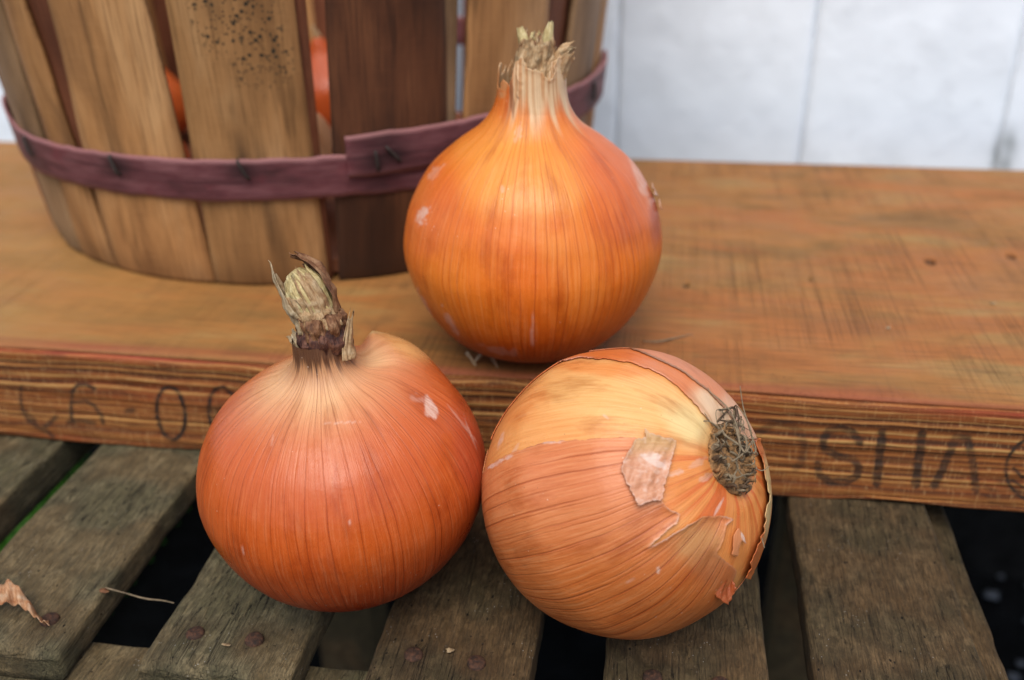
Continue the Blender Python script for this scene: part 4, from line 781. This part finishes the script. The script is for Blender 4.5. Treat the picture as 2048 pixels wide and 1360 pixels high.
    # small translucent scraps by the root end
    f = poly_sdf(x, y, [(1470, 1054), (1478, 1066), (1487, 1088), (1476, 1080), (1470, 1110), (1458, 1106), (1460, 1072)]) + J(1, 8, 4); f = np.where(on.fr, f, -9.)
    shell(on, f, .0009 + .0003 * vn(v3(x / 20, y / 20, 1), 2), const(on, lin(222, 140, 90)), one * .3, on.blob(1480, 1072, 5, 12, -20) * 1., mp_, t, 'peel')
    # torn tab hanging off the lower right
    f = poly_sdf(x, y, [(1400, 1120), (1437, 1104), (1473, 1136), (1476, 1160), (1400, 1180)]); c0 = onz(1440, 1160, ST + .02)
    g0 = on.pt((0, 0, 0)); P0 = []
    rows, cols = 26, 18; L1 = smoothpath([(1410, 1168, 0), (1424, 1185, 0), (1436, 1196, 0), (1456, 1210, 0)], rows)[:, :2]; L2 = smoothpath([(1450, 1118, 0), (1470, 1140, 0), (1466, 1160, 0), (1473, 1176, 0)], rows)[:, :2]
    q, _d = None, None; D0 = np.linalg.norm(C - CAM) - .002
    V = np.zeros((rows, cols, 3)); 
    for i in range(rows):
        for j in range(cols):
            s_ = j / (cols - 1); px_, py_ = L1[i] * (1 - s_) + L2[i] * s_; px_ += 1.5 * math.sin(i * 1.1 + j); V[i, j] = CAM + ray(px_, py_) * (D0 - .0205 + .007 * (i / rows) * (1 - .4 * s_) + .003 * s_ + .0008 * math.sin(s_ * 5 + i * .25))
    colt = np.ones((rows * cols, 3)) * lin(166, 80, 38)
    mesh('peel', V.reshape(-1, 3), gridF(rows, cols), mo, t, uv=np.stack(np.meshgrid(np.linspace(0, .2, rows), np.linspace(0, .2, cols), indexing='ij'), -1).reshape(-1, 2), attrs={'col': colt, 'vein': np.ones(rows * cols) * .3, 'scuff': np.zeros(rows * cols)}, solid=.0003)
    # loose crumpled flake
    f = poly_sdf(x, y, [(1287, 861), (1296, 872), (1347, 885), (1343, 905), (1333, 938), (1326, 970), (1317, 1003), (1295, 1000), (1273, 1010), (1262, 985), (1250, 960), (1240, 938), (1252, 915), (1256, 905), (1270, 885), (1290, 878)]) + J(2.0, 7, 1) + J(1.2, 3, 9); f = np.where(on.fr, f, -9.)
    fl = .0014 + .0007 * fbm(v3(x / 12 + y / 40, y / 26, 0), 4) + .0009 * sm(y, 975, 1010) + .0006 * np.exp(-np.clip(f, 0, 99) / 5)
    cf = lerp(const(on, lin(206, 142, 106)), lin(198, 160, 100), sm(-y, -930, -880) * .7); cf = lerp(cf, lin(240, 214, 200), on.blob(1310, 925, 30, 10, 30, .8) * .6)
    shell(on, f, fl, cf, one * .4, np.clip(sm(fbm(v3(x / 9, y / 9, 4), 6), .15, .5) * .45 + np.exp(-((f - 1) / 1.5) ** 2) * .4, 0, 1), mp_, t, 'skin_flake', label='loose crumpled pinkish flake stuck to the middle of the skin')
    # root plate and roots
    A, Rr = np.meshgrid(np.linspace(0, 2 * np.pi, 130), np.linspace(0, 1, 60), indexing='ij'); rad = (.265 + .02 * vn(v3(np.cos(A) * 3, np.sin(A) * 3, 1), 3)) * Rr
    ax = N(.30 * rt - 1.0 * up); ax = N(ax - ax.dot(root) * root); bx = np.cross(root, ax)
    hgt = .885 + .055 * np.sqrt(np.clip(1 - Rr ** 4, 0, 1)) + .050 * fbm(v3(np.cos(A) * rad * 18, np.sin(A) * rad * 18, 2), 4, 4) - .03 * np.exp(-(Rr / .3) ** 2)
    # elongated along the vertical of the photo
    P = C + R_ * (hgt[..., None] * root + (rad * np.cos(A) * .86)[..., None] * ax + (rad * np.sin(A) * .76)[..., None] * bx)
    mesh('root_plate', P.reshape(-1, 3), gridF(130, 60), rootm, t)
    rg = np.random.default_rng(5)
    def rp(a, b, h): return C + R_ * (h * root + a * ax + b * bx)
    parts = []
    for k in range(20):
        a0, b0 = rg.uniform(-.27, .02), rg.uniform(-.04, .2); pts = [rp(a0, b0, .90)]
        d = rg.normal(size=2) * .09; h = .95
        for q in range(5):
            d = d * .5 + rg.normal(size=2) * .07; a0 = np.clip(a0 + d[0], -.32, .12); b0 = np.clip(b0 + d[1], -.16, .24); h = np.clip(h + rg.normal() * .03, .93, 1.06); pts.append(rp(a0, b0, h))
        o = tube(pts, np.array([.00040, .00026, .0001]) * rg.uniform(.4, 1.1), 26, 6)
        mesh('root', o[0], o[1], fibre if k % 3 else fibred, t)
    for k in range(70):
        q = rg.uniform(0, 6.28); e0 = rg.uniform(.15, .24); e1 = e0 + rg.uniform(.02, .07); w_ = q + rg.normal() * .25
        pts = [rp(e0 * math.cos(q) * .86, e0 * math.sin(q) * .76, .90), rp((e0 + .02) * math.cos(q) * .86, (e0 + .02) * math.sin(q) * .76, .955 + rg.uniform(0, .03)), rp(e1 * math.cos(w_) * .86, e1 * math.sin(w_) * .76, .93 + rg.uniform(-.02, .06))]
        o = tube(pts, np.array([.0007, .00045, .0001]) * rg.uniform(.5, 1.3), 9, 5); mesh('root', o[0], o[1], [rootm, fibred, fibre][k % 3], t)
    K2 = lambda L: [CAM + ray(px_, py_) * (np.linalg.norm(rp(-.1, .0, 1.0) - CAM) + d_) for px_, py_, d_ in L]
    for L, r in (([(1502, 862, .0), (1494, 840, .0), (1486, 812, 0), (1480, 772, 0)], .00022), ([(1478, 880, 0), (1476, 860, -.001), (1462, 825, -.001), (1440, 800, -.001), (1420, 784, 0), (1416, 776, .001)], .00026), ([(1445, 862, -.001), (1425, 846, -.002), (1408, 842, -.002), (1401, 856, -.001), (1400, 870, 0)], .00024), ([(1440, 850, 0), (1450, 870, -.003), (1478, 890, -.003), (1490, 905, -.003), (1500, 890, 0), (1508, 874, 0)], .00036), ([(1470, 850, 0), (1478, 880, -.003), (1480, 900, -.003), (1473, 925, -.002), (1480, 945, -.001), (1492, 955, 0)], .00034), ([(1524, 1076, 0.004), (1526, 1085, .004), (1529, 1096, .004)], .0002)):
        o = tube(K2(L), [r, r * .8, r * .5], 34, 6); mesh('root', o[0], o[1], fibre, t)
    return on
on1 = onion_left(); on2 = onion_back(); on3 = onion_right()
# ------------------------------------------------------------------ onions inside the basket
def basket_onions():
    m = mat_skin('onion_skin_stored', 60, .5, .3, .38, (.6, .4, .3), seed=.9); pb = mat_skin('onion_skin_stored_pale', 60, .4, .3, .4, (.6, .4, .3), seed=.3)
    prof = [(0, -.88), (.36, -.82), (.88, -.40), (1.0, 0), (.84, .53), (.5, .85), (.25, 1.05), (.12, 1.25), (.02, 1.32)]
    spots = [(-.268, .458, .022, lin(226, 84, 14), 'orange onion inside the basket, behind the leftmost front gap', m), (-.302, .505, .027, lin(220, 90, 24), 'orange onion at the left side inside the basket', m), (-.187, .432, .033, lin(236, 176, 130), 'pale onion inside the basket, behind the gap left of the dark stave', pb),
             (-.200, .560, .031, lin(206, 90, 36), 'copper onion in the middle of the basket floor', m), (-.318, .560, .025, lin(214, 100, 40), 'brown onion at the back left inside the basket', m)]
    for i, (x, y, r, c, lab, mm) in enumerate(spots):
        C = np.array([x, y, PT + .0095 + r * .88]); on = Onion(C, r, (.2 * math.sin(i * 2), .2 * math.cos(i * 3), 1), prof, nu=72, nv=40, seed=20 + i)
        t = thing('onion', lab, 'onion', (x, y, PT + .009), 'onions inside the basket'); body(on, const(on, c), np.ones_like(on.px) * .7, on.px * 0, mm, t)
        k = tube([on.pt((0, 0, 1.1)), on.pt((.04, 0, 1.3)), on.pt((.1, .05, 1.5))], [.003, .0025, .001], 12, 8); mesh('dry_stem', k[0], k[1], paper_tan, t, uv=k[0][:, :2])
basket_onions()
# ------------------------------------------------------------------ small loose things
def bits():
    # curled scrap of skin on the left slat
    n, mcol = 60, 12; c = smoothpath([(-35, 1205, 0), (5, 1222, 0), (35, 1216, 0), (60, 1228, 0), (82, 1246, 0), (100, 1252, 0)], n)[:, :2]; wd = np.interp(np.linspace(0, 1, n), [0, .3, .5, .75, 1], [22, 19, 12, 12, 9]); V = np.zeros((n, mcol, 3))
    zc = np.interp(np.linspace(0, 1, n), [0, .25, .5, .7, .9, 1], [.003, .007, .006, .003, .001, .0012])
    for i in range(n):
        for j in range(mcol):
            s = (j / (mcol - 1) - .5) * 2; p = onz(c[i, 0] + s * wd[i] * .25, c[i, 1] + s * wd[i], ST + .0012); p = p + [0, 0, zc[i] + .0022 * s * math.sin(i * .13 + 1) + .0008 * math.sin(i * .7 + s * 2)]; p[2] = max(p[2], ST + .001); V[i, j] = p
    t = mesh('skin_scrap', V.reshape(-1, 3), gridF(n, mcol), paper_orange_pale, uv=np.stack(np.meshgrid(np.linspace(0, .04, n), np.linspace(0, .01, mcol), indexing='ij'), -1).reshape(-1, 2), solid=.0002)
    t['label'] = 'curled scrap of dry onion skin lying on the grey slat at the left'; t['category'] = 'onion skin'
    a, b = onz(212, 1180, ST), onz(348, 1206, ST)
    o = tube([a + [0, 0, .001], onz(250, 1186, ST - .0005), onz(290, 1197, ST - .0015), onz(325, 1201, ST - .001), b], [.00028, .00018, .00030, .0002, .00014], 40, 6); t = mesh('fibre', o[0], o[1], fibre); t['label'] = 'thin dry fibre stretched across the gap between two grey slats'; t['category'] = 'fibre'
    o = tube([onz(1285, 682, PT + .001), onz(1315, 683, PT + .0015), onz(1345, 677, PT + .001), onz(1386, 668, PT + .0008)], [.0002, .0004, .00035, .0001], 24, 6); t = mesh('root_hair', o[0], o[1], fibre); t['label'] = 'pale dry root hair lying on the plank right of the rear onion'; t['category'] = 'root hair'
    def scrap(px_, py_, z, r, name, lab, m):
        c = onz(px_, py_, z); k = 9; q = np.linspace(0, 2 * np.pi, k, endpoint=False); V = [c + [0, 0, .0009]] + [c + np.array([math.cos(w_) * r * rng.uniform(.5, 1.2), math.sin(w_) * r * .6 * rng.uniform(.5, 1.2), .0006 + .0008 * rng.uniform()]) for w_ in q]
        t = mesh(name, V, [[0, 1 + i, 1 + (i + 1) % k] for i in range(k)], m, uv=np.array(V)[:, :2], solid=.0002); t['label'] = lab; t['category'] = 'debris'
    scrap(455, 1294, ST, .0016, 'bark_flake', 'tiny pale flake between the two nail heads on a grey slat', paper_pale)
    scrap(900, 1305, ST, .0016, 'bark_flake', 'tiny pale flake near two rusty nails on the brown slat', paper_pale)
    scrap(208, 1186, ST, .0020, 'bark_flake', 'small brown flake at the right edge of the leftmost wide slat', paper_brown)
    scrap(1985, 610, PT, .0014, 'bark_flake', 'tiny pale flake on the right of the plank', paper_pale)
    scrap(1775, 660, PT, .0013, 'bark_flake', 'tiny pale flake on the plank right of the onions', paper_pale)
skin_crumb = mat_paper('skin_crumb', lin(190, 110, 60), lin(214, 146, 92), lin(230, 180, 130), .3)
paper_orange_pale = mat_paper('scrap_paper', lin(190, 120, 76), lin(228, 172, 124), lin(240, 206, 170), .3)
bits()
